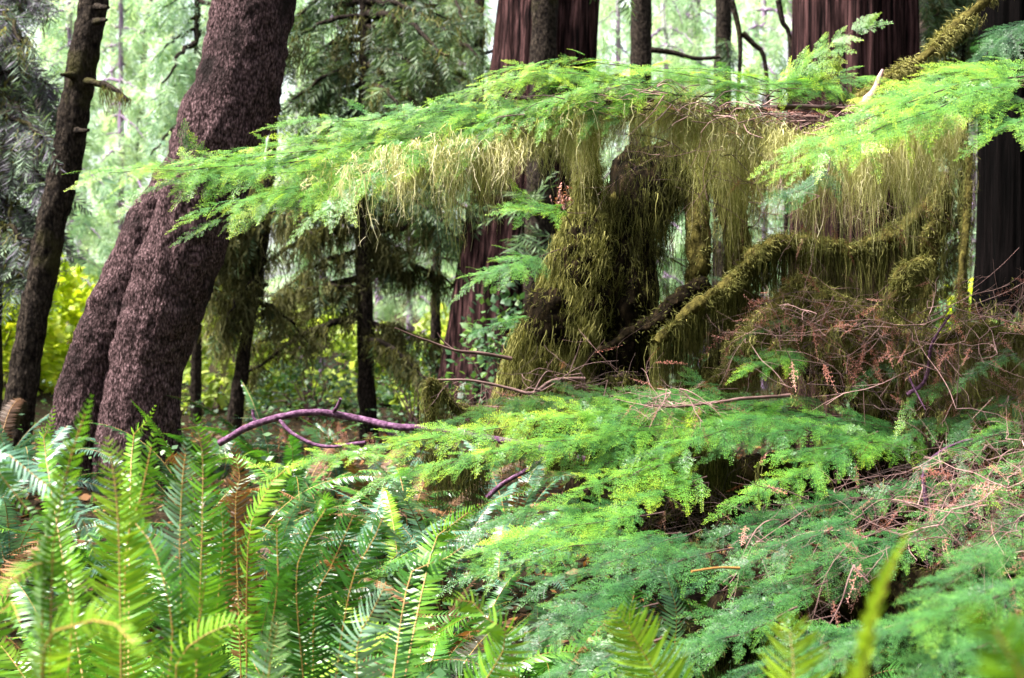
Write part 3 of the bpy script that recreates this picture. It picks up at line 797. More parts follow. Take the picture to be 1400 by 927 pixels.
# ------------------------------------------------------------------ the mossy stump
rng = np.random.default_rng(31)
st = thing('mossy_stump', 'tall rotten stump draped in olive moss, dark and hollow on its right side', 'stump', at(820, 560, 7.2))
m_ = MB()
S, _ = arc(smooth(path([(1015, 250, 7.35), (985, 222, 7.3), (930, 222, 7.3), (880, 262, 7.25), (850, 330, 7.2), (835, 410, 7.15), (822, 500, 7.15), (815, 640, 7.15)]), 120), 120)
tube(m_, S, np.interp(np.linspace(0, 1, 120), [0, .15, .4, .7, 1], [.09, .16, .17, .20, .30]), 64, .5, lambda V, a, r: r * (.5 * fbm(V * A(4, 4, 2.2), 3, 3)) + .03 * vnoise(V * A(20, 20, 7), 8))
tk = m_.build('trunk', M['rot'], st)
RS = np.interp(np.linspace(0, 1, 120), [0, .15, .4, .7, 1], [.09, .16, .17, .20, .30])
m_ = MB(); i = rng.integers(0, 100, 9000); a_ = rng.uniform(0, 2 * math.pi, 9000)
T_, N_, B_ = frames(S); D_ = N_[i] * np.cos(a_)[:, None] + B_[i] * np.sin(a_)[:, None]
Q = S[i] + D_ * (RS[i] * rng.uniform(.9, 1.25, 9000))[:, None]; kp = fbm(Q * 6, 77, 2) > -.1
fuzz(m_, Q[kp], D_[kp], rng, (.015, .06), .0018, .28, .9)
i = rng.integers(0, 85, 300); a_ = rng.uniform(math.pi * .7, 2.2 * math.pi, 300)
Q = S[i] + np.stack([np.cos(a_) * 1.05, -np.abs(np.sin(a_)) * 1.1, rng.uniform(-.3, .5, 300)], -1) * RS[i][:, None]
hang(m_, Q, rng.uniform(.06, .40, 300), rng, .022, (8, 14), (.0009, .0022), 12, .32, .008, -.12, .045)
m_.build('moss_coat', M['moss'], tk)
def mpart(pts, rad, name, **k): return mossy_tube(st, pts, rad, name, rng, **k)
b, P, R = mpart([(806, 268, 7.1), (800, 320, 7.05), (790, 400, 7.0), (768, 480, 7.0), (755, 600, 7.0)], [.07, .14, .20, .25, .28], 'buttress', seg=80, n=150, lump=.22, fz=9000, ln=(.015, .05), mat='rot')
# vertical drapery on the buttress
m_ = MB()
i = rng.integers(0, 135, 950); an = rng.uniform(.85 * math.pi, 1.75 * math.pi, 950) ** 1.0 
Q = P[i] + np.stack([np.cos(an), np.sin(an), an * 0], -1) * (R[i] * 1.04)[:, None]
hang(m_, Q, rng.uniform(.1, .4, 950), rng, .022, (9, 15), (.001, .0024), 10, .66, .008, -.25, .04)
m_.build('moss_drape', M['moss'], b)
mpart([(800, 150, 6.9), (803, 210, 6.95), (806, 300, 7.05), (822, 400, 7.1)], [.05, .055, .06, .05], 'moss_column', n=110, fz=6000, lump=.35, drip=60, dripl=(.1, .3), ln=(.02, .06))
mpart([(880, 225, 7.2), (860, 245, 7.15), (835, 272, 7.1), (806, 292, 7.05)], [.03, .045, .045, .04], 'moss_arch', n=60, fz=4500, drip=70, dripl=(.08, .3), t0=.4)

mpart([(930, 210, 7.3), (944, 280, 7.15), (950, 350, 7.1), (945, 420, 7.1), (925, 480, 7.1)], [.07, .06, .055, .06, .07], 'root', n=90, fz=3800, drip=50, t0=.36)
mpart([(985, 225, 7.4), (995, 300, 7.35), (1000, 380, 7.3), (1005, 440, 7.3)], [.06, .07, .07, .08], 'root', n=80, fz=3500, drip=60, t0=.32)
mpart([(868, 330, 7.1), (858, 400, 7.0), (850, 470, 6.95), (842, 560, 6.9)], [.03, .05, .06, .08], 'root', n=80, fz=1600, drip=50, t0=.3, mat='rot')
mpart([(960, 385, 7.0), (915, 425, 6.9), (870, 455, 6.8), (800, 495, 6.7)], [.05, .05, .04, .02], 'root', n=90, lump=.7, fz=1500, t0=.25, mat='rot')
m_ = MB()
Q = path([(x, y, 7.0 + .1 * (x > 900)) for x, y in zip(rng.uniform(800, 1010, 170), rng.uniform(225, 470, 170))])
hang(m_, Q, rng.uniform(.1, .3, 170), rng, .02, (6, 12), (.0008, .0016), 8, .34, .006)
m_.build('moss_drape', M['moss'], st)

# ------------------------------------------------------------------ moss covered limbs and the heap on the right
rng = np.random.default_rng(32)
def limb_thing(lab, pts, rad, **k):
    r_ = thing('mossy_limb', lab, 'branch', at(*pts[-1]), 'moss covered fallen limbs')
    mossy_tube(r_, pts, rad, 'limb', rng, **{'lump': .6, 'thin': .72, **k}); return r_
limb_thing('moss covered limb arching over the dark heap and rising to a mossy knob at right', [(1288, 262, 7.0), (1262, 290, 7.0), (1210, 330, 7.0), (1160, 345, 7.0), (1100, 335, 6.95), (1040, 345, 6.9), (1000, 385, 6.8), (960, 415, 6.7), (895, 470, 6.5)],
           [.05, .06, .05, .045, .055, .05, .045, .04, .02], n=190, fz=15000, drip=560, dripl=(.05, .60), ln=(.012, .045), t0=.45)
limb_thing('short moss wrapped knob standing upright where the high mossy limb ends', [(1292, 240, 6.95), (1288, 262, 6.95), (1270, 330, 6.98), (1262, 400, 7.0), (1255, 470, 7.0)], [.03, .09, .07, .05, .04], n=80, fz=6000, drip=90, dripl=(.1, .35), t0=.5)
limb_thing('lower mossy limb sloping down to the right across the twiggy heap', [(1000, 480, 6.5), (1040, 446, 6.55), (1072, 412, 6.6), (1108, 392, 6.6), (1140, 414, 6.6), (1195, 440, 6.55), (1260, 462, 6.5), (1330, 480, 6.4), (1420, 520, 6.3)],
           [.03, .05, .055, .05, .045, .045, .04, .04], n=170, fz=14000, drip=420, dripl=(.08, .45), ln=(.015, .055), t0=.72)
limb_thing('mossy branch falling steeply from the peak of the heap toward the long low bough', [(1108, 390, 6.55), (1070, 440, 6.4), (1030, 478, 6.3), (985, 528, 6.15)], [.03, .045, .04, .02], n=90, fz=7000, drip=160, dripl=(.06, .3), ln=(.015, .06), t0=.66)
limb_thing('ragged mossy branch sloping down the middle of the heap to the dark hollow', [(1112, 392, 6.5), (1150, 440, 6.35), (1176, 480, 6.3), (1190, 540, 6.25)], [.025, .04, .035, .02], n=90, fz=6000, drip=120, dripl=(.06, .3), ln=(.015, .06), t0=.6)
limb_thing('thin mossy branch crossing the tangle toward the black redwood', [(1195, 450, 6.3), (1260, 476, 6.2), (1330, 452, 6.1), (1420, 468, 6.0)], [.02, .03, .03, .02], n=100, fz=6000, drip=200, dripl=(.08, .45), ln=(.015, .06), t0=.6)
limb_thing('short mossy spur standing up from the tangle below the mossy knob', [(1200, 440, 6.6), (1225, 400, 6.6), (1236, 372, 6.6), (1262, 352, 6.65)], [.03, .05, .05, .02], n=70, fz=5000, drip=120, dripl=(.06, .3), ln=(.015, .05), t0=.55)
limb_thing('thick mossy limb slanting down from the top right corner to the green bough', [(1420, -80, 7.0), (1345, 0, 6.7), (1270, 68, 6.5), (1200, 122, 6.3), (1160, 150, 6.2)], [.042, .04, .038, .034, .024], n=110, fz=12000, drip=40, dripl=(.04, .12), ln=(.012, .035), t0=.95)
limb_thing('thin mossy limb leaning through the lichen below the mossy knob', [(1325, 200, 7.6), (1322, 300, 7.5), (1312, 400, 7.4), (1318, 480, 7.3)], [.02, .025, .025, .02], n=60, fz=2500, drip=60, dripl=(.1, .4), t0=.4)
# rotting log under it all
lg = thing('rotting_log', 'dark rotting log buried under twigs and moss at the right of the stump', 'log', at(1150, 640, 7.3))
m_ = MB()
S, _ = arc(smooth(path([(930, 560, 7.3), (1020, 490, 7.35), (1100, 440, 7.4), (1190, 480, 7.45), (1300, 570, 7.4), (1500, 640, 7.2)]), 100), 100)
tube(m_, S, np.interp(np.linspace(0, 1, 100), [0, .3, .5, 1], [.12, .22, .22, .2]), 60, .5, lambda V, a, r: r * .7 * fbm(V * 5, 6, 3))
m_.build('trunk', M['rot'], lg)
m_ = MB()
Q = path([(x, y, d) for x, y, d in zip(rng.uniform(960, 1400, 260), rng.uniform(410, 600, 260), rng.uniform(6.7, 7.05, 260))])
hang(m_, Q, rng.uniform(.06, .25, 260), rng, .025, (6, 12), (.0008, .0018), 12, .6)
m_.build('moss_drape', M['moss'], lg)

for lab, pts, rad in [('added dark mossy log filling the gap beneath the long low bough', [(770, 700, 6.5), (860, 670, 6.5), (1000, 690, 6.4), (1180, 690, 6.3), (1400, 720, 6.1)], [.10, .17, .17, .20, .2]),
                      ('added dark mossy log in the hollow near the lower edge of the picture', [(930, 900, 5.0), (1030, 850, 5.0), (1160, 830, 4.9), (1320, 850, 4.8)], [.08, .12, .14, .14])]:
    lg = thing('rotting_log', lab, 'log', at(*pts[1]))  # logs put in so that the gaps below the boughs go dark
    _, P_, R_ = mossy_tube(lg, pts, rad, 'trunk', rng, seg=40, n=120, lump=.6, fz=7000, mat='rot', t0=.2, ln=(.015, .05), drip=160, dripl=(.08, .35))

# ------------------------------------------------------------------ the high hemlock bough with its lichen
H1 = thing('hemlock_branch', 'wide high hemlock bough of bright green sprays hung with pale lichen curtains', 'branch', at(1160, 150, 6.2))
K1 = ('m', 'l', 'm', 's')
m_ = MB()
for st in ([(1160, 150, 6.2), (1000, 150, 6.15), (850, 135, 6.05), (700, 165, 6.0), (560, 190, 5.9)], [(1420, 112, 5.7), (1330, 118, 5.6), (1230, 138, 5.9), (1160, 150, 6.2)]):
    S = smooth(path(st), 60); tube(m_, S + np.stack([fbm(S * 5 + k, 2, 2) for k in range(3)], -1) * .02, np.linspace(.014, .007, 60), 8, .35)
m_.build('limb', M['twig'], H1)
FU = [([(720, 165, 6.0), (500, 195, 5.85), (340, 214, 5.7), (168, 226, 5.6)], .30, .14), ([(660, 188, 5.9), (490, 228, 5.75), (390, 262, 5.6), (300, 302, 5.5)], .28, .14),
      ([(580, 205, 5.85), (440, 228, 5.7), (340, 240, 5.6), (215, 250, 5.5)], .27, .10), ([(820, 138, 6.0), (640, 148, 5.95), (510, 162, 5.9), (410, 168, 5.85)], .27, .12),
      ([(900, 125, 6.05), (770, 98, 6.0), (640, 122, 5.95)], .27, .16), ([(1070, 122, 6.1), (910, 98, 6.05), (800, 82, 6.0), (715, 92, 5.95)], .27, .16),
      ([(1060, 130, 6.1), (950, 112, 6.0), (840, 116, 5.9), (730, 146, 5.85)], .28, .10), ([(700, 180, 5.9), (600, 205, 5.8), (510, 240, 5.65), (440, 282, 5.5)], .25, .05),
      ([(480, 215, 5.8), (350, 222, 5.65), (240, 230, 5.5), (150, 236, 5.4)], .25, .16), ([(520, 225, 5.75), (430, 262, 5.6), (360, 288, 5.5)], .24, .18), ([(900, 150, 5.95), (800, 150, 5.9), (700, 172, 5.8), (620, 200, 5.75)], .24, .02),
      ([(1420, 98, 5.6), (1320, 112, 5.5), (1210, 150, 5.35), (1095, 200, 5.2)], .30, .14), ([(1430, 130, 5.5), (1340, 142, 5.4), (1240, 168, 5.3), (1130, 210, 5.2)], .28, .08),
      ([(1430, 88, 5.7), (1340, 94, 5.65), (1260, 118, 5.6), (1190, 145, 5.5)], .26, .16), ([(1430, 150, 5.4), (1390, 165, 5.3), (1350, 182, 5.25)], .22, .0),
      ([(1120, 135, 6.1), (1030, 104, 6.05), (960, 92, 6.0), (900, 92, 5.95)], .22, .14), ([(1160, 150, 6.2), (1130, 118, 6.1), (1085, 110, 6.05), (1020, 118, 6.0)], .22, .06),
      ([(1140, 215, 5.4), (1130, 240, 5.35), (1085, 262, 5.3)], .16, -.22), ([(1180, 150, 6.1), (1150, 128, 6.1), (1110, 128, 6.0)], .18, .06)]
FU += [([(640, 178, 6.0), (480, 205, 5.85), (330, 226, 5.7), (215, 236, 5.6)], .26, .16), ([(560, 225, 5.8), (440, 246, 5.65), (350, 270, 5.5), (285, 288, 5.4)], .26, .16), ([(700, 160, 6.0), (560, 170, 5.95), (450, 186, 5.9), (370, 200, 5.8)], .25, .14),
       ([(980, 130, 6.0), (860, 128, 5.95), (760, 140, 5.9), (660, 168, 5.85)], .25, .14), ([(860, 108, 6.05), (720, 108, 6.0), (620, 132, 5.95)], .24, .18), ([(1420, 112, 5.5), (1320, 128, 5.4), (1220, 168, 5.25), (1100, 216, 5.1)], .26, .16)]
for k, (sp_, L_, tn_) in enumerate(FU): fan(H1, sp_, L_, tn_, 100 + k, up=(0, -.55, 1))
fan(H1, [(1060, 148, 6.15), (1085, 110, 6.1), (1120, 75, 6.05), (1165, 48, 6.0)], .2, .12, 130, up=(-.5, -.9, .6))
fan(H1, [(1095, 128, 6.1), (1130, 112, 6.05), (1185, 104, 6.0)], .17, .1, 131, up=(0, -.7, .8))

rng = np.random.default_rng(50)
def curtain(x0, x1, ytop, n, ln, depth, t0, rng, wid=.018, k=(8, 16), yj=10, lab=None):
    n = int(n * .8); c = rng.uniform(x0, x1, max(7, n // 6)); ch = rng.uniform(.35, 1.25, len(c)); ci = rng.integers(0, len(c), n); x = np.clip(c[ci] + rng.normal(0, 6, n), x0 - 4, x1 + 4); y = ytop(x) + rng.normal(0, yj, n)
    d = depth + rng.normal(0, .10, n)
    Q = np.array([at(*p) for p in zip(x, y, d)])
    u = (x - x0) / (x1 - x0)
    env = np.interp(u, np.linspace(0, 1, len(ln)), ln)
    L = env * ch[ci] * (.25 + .85 * rng.random(n) ** 1.2) / F * depth
    m_ = MB(); hang(m_, Q, L, rng, wid, k, (.0007, .0018), 26, t0 - .02, .010, 0, .05)
    n = int(n * 1.1); xs = rng.uniform(x0, x1, n); Q = np.array([at(a, b, depth + rng.normal(0, .12)) for a, b in zip(xs, ytop(xs) + rng.normal(0, yj, n))])
    hang(m_, Q, np.interp((xs - x0) / (x1 - x0), np.linspace(0, 1, len(ln)), ln) * rng.uniform(.3, 1.25, n) / F * depth, rng, .02, (2, 4), (.0006, .0011), 14, t0 - .08, .011, 0, .03)
    # a thread of twigs that the lichen hangs from
    o = m_.build('lichen_curtain', M['lichen'], H1)
    return o
lin = lambda *p: (lambda x: np.interp(x, [a for a, b in p], [b for a, b in p]))
curtain(400, 560, lin((400, 232), (560, 205)), 60, [60, 80, 90, 110], 5.85, .72, rng, .012, (5, 10))
curtain(520, 640, lin((520, 215), (640, 195)), 75, [90, 110, 95, 100], 5.9, .74, rng, .014)
curtain(620, 720, lin((620, 200), (720, 185)), 95, [130, 120, 110, 60], 5.95, .62, rng, .018)
curtain(700, 800, lin((700, 180), (800, 150)), 70, [60, 50, 110, 130], 6.0, .62, rng, .016)
curtain(770, 840, lin((770, 148), (840, 140)), 90, [90, 150, 160, 70], 6.2, .55, rng, .018)
curtain(820, 940, lin((820, 140), (940, 140)), 120, [110, 90, 100, 120], 6.15, .6, rng, .016)
curtain(930, 1070, lin((930, 150), (1070, 170)), 150, [90, 120, 110, 140], 6.15, .66, rng, .018)
curtain(1050, 1200, lin((1050, 185), (1200, 195)), 170, [130, 140, 110, 130], 5.9, .58, rng, .02)
curtain(1170, 1310, lin((1170, 180), (1310, 165)), 170, [120, 150, 160, 110], 5.8, .62, rng, .02)
curtain(1040, 1300, lin((1040, 215), (1300, 205)), 110, [120, 190, 120, 150], 6.3, .45, rng, .02)
curtain(940, 1060, lin((940, 200), (1060, 215)), 80, [110, 160, 150], 6.5, .38, rng, .02)
curtain(410, 560, lin((410, 245), (560, 215)), 12, [50, 90, 80, 100], 5.5, .82, rng, .010, (5, 10))
curtain(540, 720, lin((540, 205), (720, 185)), 24, [110, 100, 120, 90], 5.65, .74, rng, .012, (6, 12))
# matted dead twigs on top of the curtain
m_ = MB()
for k in range(330):
    x = rng.uniform(700, 1250); y = np.interp(x, [700, 850, 1000, 1100, 1250], [165, 135, 150, 160, 170]) + rng.normal(0, 12)
    p = at(x, y, rng.uniform(5.8, 6.3)); D = nrm(A(rng.choice([-1, 1]), rng.normal(0, .6), rng.normal(-.1, .35))); l = rng.uniform(.06, .22)
    tube(m_, smooth([p, p + D * l * .5 + rng.normal(0, .015, 3), p + D * l + A(0, 0, -.2) * l], 6), np.linspace(.0025, .0010, 6), 4, rng.uniform(.2, 1), cap=False)
m_.build('dead_twigs', M['twig'], H1)
m_ = MB()
for k in range(70):
    x = rng.uniform(900, 1110); y = np.interp(x, [900, 1110], [140, 165]) + rng.normal(0, 9)
    place(m_, SPRAYS['d'][rng.integers(5)], at(x, y, rng.uniform(5.9, 6.2)), rng.normal(0, 1, 3) * A(1, .6, .3), A(0, -.4, 1) + rng.normal(0, .3, 3), rng.uniform(.5, .9), rng.normal(0, .2))
m_.build('dead_needles', M['dead_red'], H1)
m_ = MB(); S = smooth(path([(1175, 150, 6.2), (1195, 125, 6.2), (1207, 95, 6.2)]), 12); tube(m_, S, np.linspace(.03, .008, 12), 8, .9, lambda V, a, r: .4 * r * fbm(V * 30, 3, 2)); m_.build('broken_stub', M['twig'], H1)

# ------------------------------------------------------------------ lower hemlock boughs
GB = 'low hemlock boughs'
def low(lab): return lab
def hb(lab, loc): return thing('hemlock_branch', lab, 'branch', at(*loc), GB)
UPL = (0, -.42, 1)
def fans(t_, rows, sd, sc=1.0, up=UPL, sp=.042):  # darker row tints on the under boughs put shade into the needle colour
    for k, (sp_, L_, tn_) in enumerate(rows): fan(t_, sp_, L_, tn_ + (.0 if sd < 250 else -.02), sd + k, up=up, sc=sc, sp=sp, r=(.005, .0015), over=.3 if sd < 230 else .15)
t_ = hb('long low hemlock bough reaching left in front of the stump, yellow-green at its tip', (1290, 620, 6.2))
m_ = MB(); S = smooth(path([(1290, 615, 6.2), (1180, 580, 6.1), (1050, 560, 6.0), (900, 562, 5.85), (760, 575, 5.7)]), 60); tube(m_, S, np.linspace(.012, .006, 60), 8, .3); m_.build('limb', M['twig'], t_)
fans(t_, [([(1000, 560, 5.9), (740, 575, 5.6), (590, 600, 5.4), (425, 630, 5.2)], .28, .18), ([(1100, 560, 6.0), (860, 545, 5.9), (720, 552, 5.8), (620, 574, 5.6)], .30, .02), ([(1050, 570, 5.9), (860, 590, 5.6), (720, 608, 5.4), (540, 648, 5.2)], .28, .12),
          ([(1010, 528, 6.0), (940, 534, 5.9), (860, 560, 5.7), (800, 588, 5.6)], .27, -.08), ([(1150, 570, 6.0), (1050, 572, 5.8), (960, 594, 5.6), (890, 616, 5.5)], .27, -.03), ([(1290, 612, 6.1), (1190, 604, 5.8), (1090, 646, 5.5), (1020, 680, 5.35)], .28, .08),
          ([(1270, 590, 6.1), (1150, 575, 5.9), (1060, 590, 5.7), (1000, 610, 5.6)], .25, -.1), ([(900, 580, 5.7), (780, 606, 5.5), (690, 628, 5.35)], .22, -.1), ([(1200, 590, 5.9), (1140, 610, 5.7), (1080, 620, 5.6)], .22, .0)], 200)
m_ = MB()
for (x0, x1, y0, y1, n, l, d) in ((590, 665, 625, 635, 90, (40, 95), 5.6), (820, 945, 600, 615, 150, (50, 110), 6.0), (560, 800, 620, 615, 70, (15, 40), 5.6), (940, 1010, 610, 630, 80, (40, 90), 6.1)):
    x = rng.uniform(x0, x1, n); Q = np.array([at(a, np.interp(a, [x0, x1], [y0, y1]) + rng.normal(0, 5), d + rng.normal(0, .1)) for a in x])
    hang(m_, Q, rng.uniform(*l, n) / F * d, rng, .018, (7, 13), (.0009, .0017), 10, .3)
m_.build('moss_drape', M['moss'], t_)
t_ = hb('small layered yellow-green hemlock bough below the long low bough', (990, 660, 5.6))
fans(t_, [([(960, 622, 5.6), (870, 645, 5.4), (790, 674, 5.2)], .22, .16), ([(970, 650, 5.5), (890, 676, 5.3), (810, 710, 5.15)], .2, .14), ([(940, 610, 5.7), (840, 632, 5.5), (755, 648, 5.4)], .2, .05)], 230)
t_ = hb('drooping pale green hemlock bough pointing left over the fern bed', (930, 700, 5.3))
fans(t_, [([(910, 700, 5.2), (770, 720, 5.0), (660, 750, 4.8), (570, 770, 4.7)], .25, .08), ([(930, 722, 5.1), (810, 740, 4.9), (720, 766, 4.75), (650, 786, 4.7)], .22, -.02), ([(870, 690, 5.3), (750, 700, 5.1), (675, 722, 5.0)], .2, -.08)], 240)
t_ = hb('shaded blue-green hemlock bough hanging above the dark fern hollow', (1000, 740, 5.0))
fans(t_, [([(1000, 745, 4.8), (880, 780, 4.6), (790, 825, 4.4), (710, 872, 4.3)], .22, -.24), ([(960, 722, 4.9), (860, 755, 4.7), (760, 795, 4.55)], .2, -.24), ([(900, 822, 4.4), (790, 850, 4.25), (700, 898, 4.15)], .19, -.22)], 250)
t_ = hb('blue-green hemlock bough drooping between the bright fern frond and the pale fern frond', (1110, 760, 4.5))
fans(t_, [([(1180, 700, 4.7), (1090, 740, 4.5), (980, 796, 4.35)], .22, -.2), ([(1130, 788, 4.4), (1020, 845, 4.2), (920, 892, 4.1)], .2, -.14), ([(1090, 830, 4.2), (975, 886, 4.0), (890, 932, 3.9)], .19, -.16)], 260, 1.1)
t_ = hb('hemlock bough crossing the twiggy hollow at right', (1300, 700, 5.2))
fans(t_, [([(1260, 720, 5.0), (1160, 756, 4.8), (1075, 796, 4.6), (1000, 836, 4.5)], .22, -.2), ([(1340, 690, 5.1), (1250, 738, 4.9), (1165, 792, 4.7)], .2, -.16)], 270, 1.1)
t_ = hb('green hemlock bough with reddish dead twigs at the right edge', (1440, 640, 5.2))
fans(t_, [([(1430, 616, 5.2), (1360, 652, 5.1), (1300, 706, 5.0)], .2, -.02), ([(1440, 680, 5.1), (1375, 716, 5.0), (1315, 770, 4.9)], .2, .0), ([(1410, 586, 5.4), (1340, 598, 5.3), (1275, 632, 5.2)], .18, -.12)], 280)
t_ = hb('thin sparse hemlock bough among the dead twigs right of the long low bough', (1330, 560, 6.0))
fans(t_, [([(1340, 560, 6.0), (1270, 580, 5.9), (1210, 612, 5.8)], .16, -.1), ([(1400, 540, 6.0), (1350, 560, 5.9), (1310, 590, 5.8)], .15, -.15)], 310)
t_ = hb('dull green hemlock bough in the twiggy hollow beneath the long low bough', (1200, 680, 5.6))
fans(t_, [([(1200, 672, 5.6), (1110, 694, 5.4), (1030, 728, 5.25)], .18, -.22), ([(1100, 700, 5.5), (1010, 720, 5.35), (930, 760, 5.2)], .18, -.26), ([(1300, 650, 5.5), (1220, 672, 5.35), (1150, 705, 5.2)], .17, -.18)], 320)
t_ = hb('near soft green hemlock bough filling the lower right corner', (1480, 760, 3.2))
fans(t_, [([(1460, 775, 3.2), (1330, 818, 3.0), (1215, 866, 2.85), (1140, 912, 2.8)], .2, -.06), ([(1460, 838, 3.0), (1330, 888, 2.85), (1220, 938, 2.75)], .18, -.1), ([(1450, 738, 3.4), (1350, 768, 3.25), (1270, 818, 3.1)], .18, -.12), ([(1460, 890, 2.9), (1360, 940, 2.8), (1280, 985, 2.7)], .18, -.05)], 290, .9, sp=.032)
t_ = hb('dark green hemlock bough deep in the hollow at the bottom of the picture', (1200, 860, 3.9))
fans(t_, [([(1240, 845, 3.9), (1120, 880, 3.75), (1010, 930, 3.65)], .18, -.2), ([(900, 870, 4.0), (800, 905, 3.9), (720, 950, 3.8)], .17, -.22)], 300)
# small sprays
for lab, stem, poly, n, dr, d, tn, sd in [
        ('small bright hemlock spray jutting left from the stump above its shoulder', [(800, 290, 6.9), (745, 287, 6.7), (705, 285, 6.6)], [(715, 280), (775, 284), (775, 296), (715, 292)], 9, (-1, 0), 6.65, .12, 41),
        ('green hemlock spray jutting left from the mossy flank of the stump', [(765, 340, 6.9), (710, 360, 6.7), (655, 378, 6.6)], [(660, 368), (740, 338), (755, 350), (680, 385)], 22, (-.95, .3), 6.65, 0, 42),
        ('little green hemlock spray lower down beside the stump', [(740, 430, 6.9), (700, 440, 6.75), (670, 450, 6.7)], [(680, 432), (715, 428), (715, 450), (680, 455)], 7, (-.95, .2), 6.75, -.1, 43),
        ('isolated bright hemlock spray on the twiggy heap', [(1110, 470, 6.2), (1070, 490, 6.0), (1030, 500, 5.95)], [(1030, 490), (1090, 462), (1120, 466), (1110, 485), (1050, 500)], 13, (-.8, .3), 6.0, .06, 44),
        ('second small hemlock spray on the heap above the long low bough', [(1140, 550, 6.2), (1100, 545, 6.0), (1050, 552, 5.95)], [(1050, 540), (1115, 532), (1120, 548), (1060, 558)], 13, (-.8, .3), 6.0, 0, 45),
        ('dark hemlock sprays at the right edge above the mossy heap', [(1440, 20, 8.4), (1390, 40, 8.3), (1350, 70, 8.2)], [(1345, 20), (1400, 10), (1400, 90), (1350, 100)], 30, (-.8, .4), 8.3, -.3, 46)]:
    t_ = hb(lab, stem[0]); fan(t_, stem, .07 + .0011 * n * 8, tn, sd, sp=.03, start=.3, r=(.004, .0015))

t_ = hb('scattered little green hemlock sprigs poking out of the mossy heap', (1250, 560, 6.1))
fans(t_, [([(1090, 430, 6.3), (1060, 440, 6.2), (1030, 456, 6.15)], .1, -.05), ([(1230, 500, 6.2), (1200, 510, 6.1), (1172, 528, 6.05)], .11, -.1), ([(1310, 520, 6.0), (1280, 528, 5.95), (1250, 545, 5.9)], .12, -.05), ([(1390, 480, 5.9), (1360, 490, 5.85), (1335, 510, 5.8)], .12, -.1), ([(1220, 590, 6.0), (1180, 590, 5.95), (1150, 600, 5.9)], .12, -.02), ([(1400, 575, 5.7), (1370, 585, 5.65), (1340, 605, 5.6)], .12, 0)], 340)

# ------------------------------------------------------------------ dead twigs and branches of the heap
rng = np.random.default_rng(60)
def tangle(lab, poly, n, d, ln, rng, nd=0, tt=(.1, .9), mode='twig', dn=.25, name='dead_branch', nm=0):
    """a dead branchlet mass: forking bare twigs, some with rusty needles"""
    c = np.mean(poly, 0); root = thing(name, lab, 'branch', at(c[0], c[1], d), 'dead twiggy branches on the heap')
    m_ = MB(); nd_ = MB(); pts = sample(poly, n, rng); tips = []; old = []
    for x, y in pts:
        p = at(x, y, d + rng.normal(0, .18)); az = rng.uniform(0, 6.28)
        D = nrm(A(math.cos(az), .5 * math.sin(az), rng.normal(-.15, .5))); l = rng.uniform(*ln); q = [p]
        for _ in range(5): D = nrm(D + rng.normal(0, .22, 3) + A(0, 0, -.05)); q.append(q[-1] + D * l / 5)
        S = smooth(q, 11); r0 = .0007 + .0020 * rng.random() ** 2; t = rng.uniform(*tt)
        if old:                                  # each twig springs from the nearest one before it
            OA = np.array(old); e = OA[np.argmin(np.linalg.norm(OA - p, axis=1))]
            tube(m_, smooth([e, (e + p) / 2 + rng.normal(0, .01, 3), p], 7), r0 * .7, 4, t, cap=False)
        old.extend(S[::3])
        tube(m_, S, np.linspace(r0, r0 * .4, 11), 4, t, cap=False)
        for j in range(rng.integers(2, 6)):
            s = S[rng.integers(2, 10)]; E = nrm(D + rng.normal(0, .8, 3)); k = l * rng.uniform(.15, .45)
            tube(m_, smooth([s, s + E * k * .5 + rng.normal(0, .006, 3), s + E * k], 5), np.linspace(r0 * .5, r0 * .25, 5), 3, t, cap=False); tips.append((s + E * k * .5, E))
    m_.build('twigs', M['twig'], root)
    for i in range(int(nd * 1.2)):
        s, E = tips[rng.integers(len(tips))]
        place(nd_, SPRAYS['d'][rng.integers(5)], s, E + A(0, 0, -.7), rng.normal(0, 1, 3), rng.uniform(.5, 1.1), rng.normal(.05, .22))
    if nd: nd_.build('dead_needles', M['dead_red'], root)
    if nm:
        mo = MB(); Q = np.array([tips[rng.integers(len(tips))][0] for _ in range(nm)])
        hang(mo, Q, rng.uniform(.04, .2, nm), rng, .014, (5, 10), (.0008, .0015), 8, .45); mo.build('moss', M['moss'], root)
    return root
tangle('pinkish dead twigs matted over the top of the mossy heap', [(1000, 480), (1060, 400), (1130, 390), (1210, 440), (1180, 470), (1090, 450), (1020, 520)], 80, 6.2, (.1, .35), rng, 130, (.6, 1), nm=110)
tangle('loose reddish dead twigs spilling toward the right edge of the heap', [(1180, 440), (1300, 410), (1420, 420), (1420, 560), (1250, 560)], 110, 6.0, (.12, .5), rng, 120, (.5, 1), nm=90)
tangle('rust-brown dead twigs over the dark hollow of the heap', [(1080, 450), (1230, 440), (1300, 480), (1280, 600), (1150, 600), (1080, 540)], 90, 6.15, (.12, .4), rng, 100, (.1, .8), nm=90)
tangle('tangle of grey-brown twigs and moss at the right edge of the heap', [(1240, 430), (1420, 430), (1420, 620), (1290, 620)], 110, 6.2, (.12, .45), rng, 60, (.2, .9), nm=130)
tangle('reddish bare twigs threading the sparse boughs at lower right', [(1010, 720), (1150, 690), (1330, 640), (1400, 700), (1250, 790), (1050, 800)], 70, 4.75, (.12, .45), rng, 50, (.3, 1))
tangle('purple-brown dead twigs in the hollow under the long low bough', [(1010, 690), (1150, 650), (1320, 610), (1330, 720), (1200, 760), (1050, 760)], 130, 5.5, (.12, .4), rng, 50, (.0, .6), nm=40)
tangle('reddish dead twigs mixed with green sprays at the right edge', [(1270, 620), (1420, 590), (1420, 780), (1290, 780)], 150, 5.15, (.1, .35), rng, 90, (.4, 1))
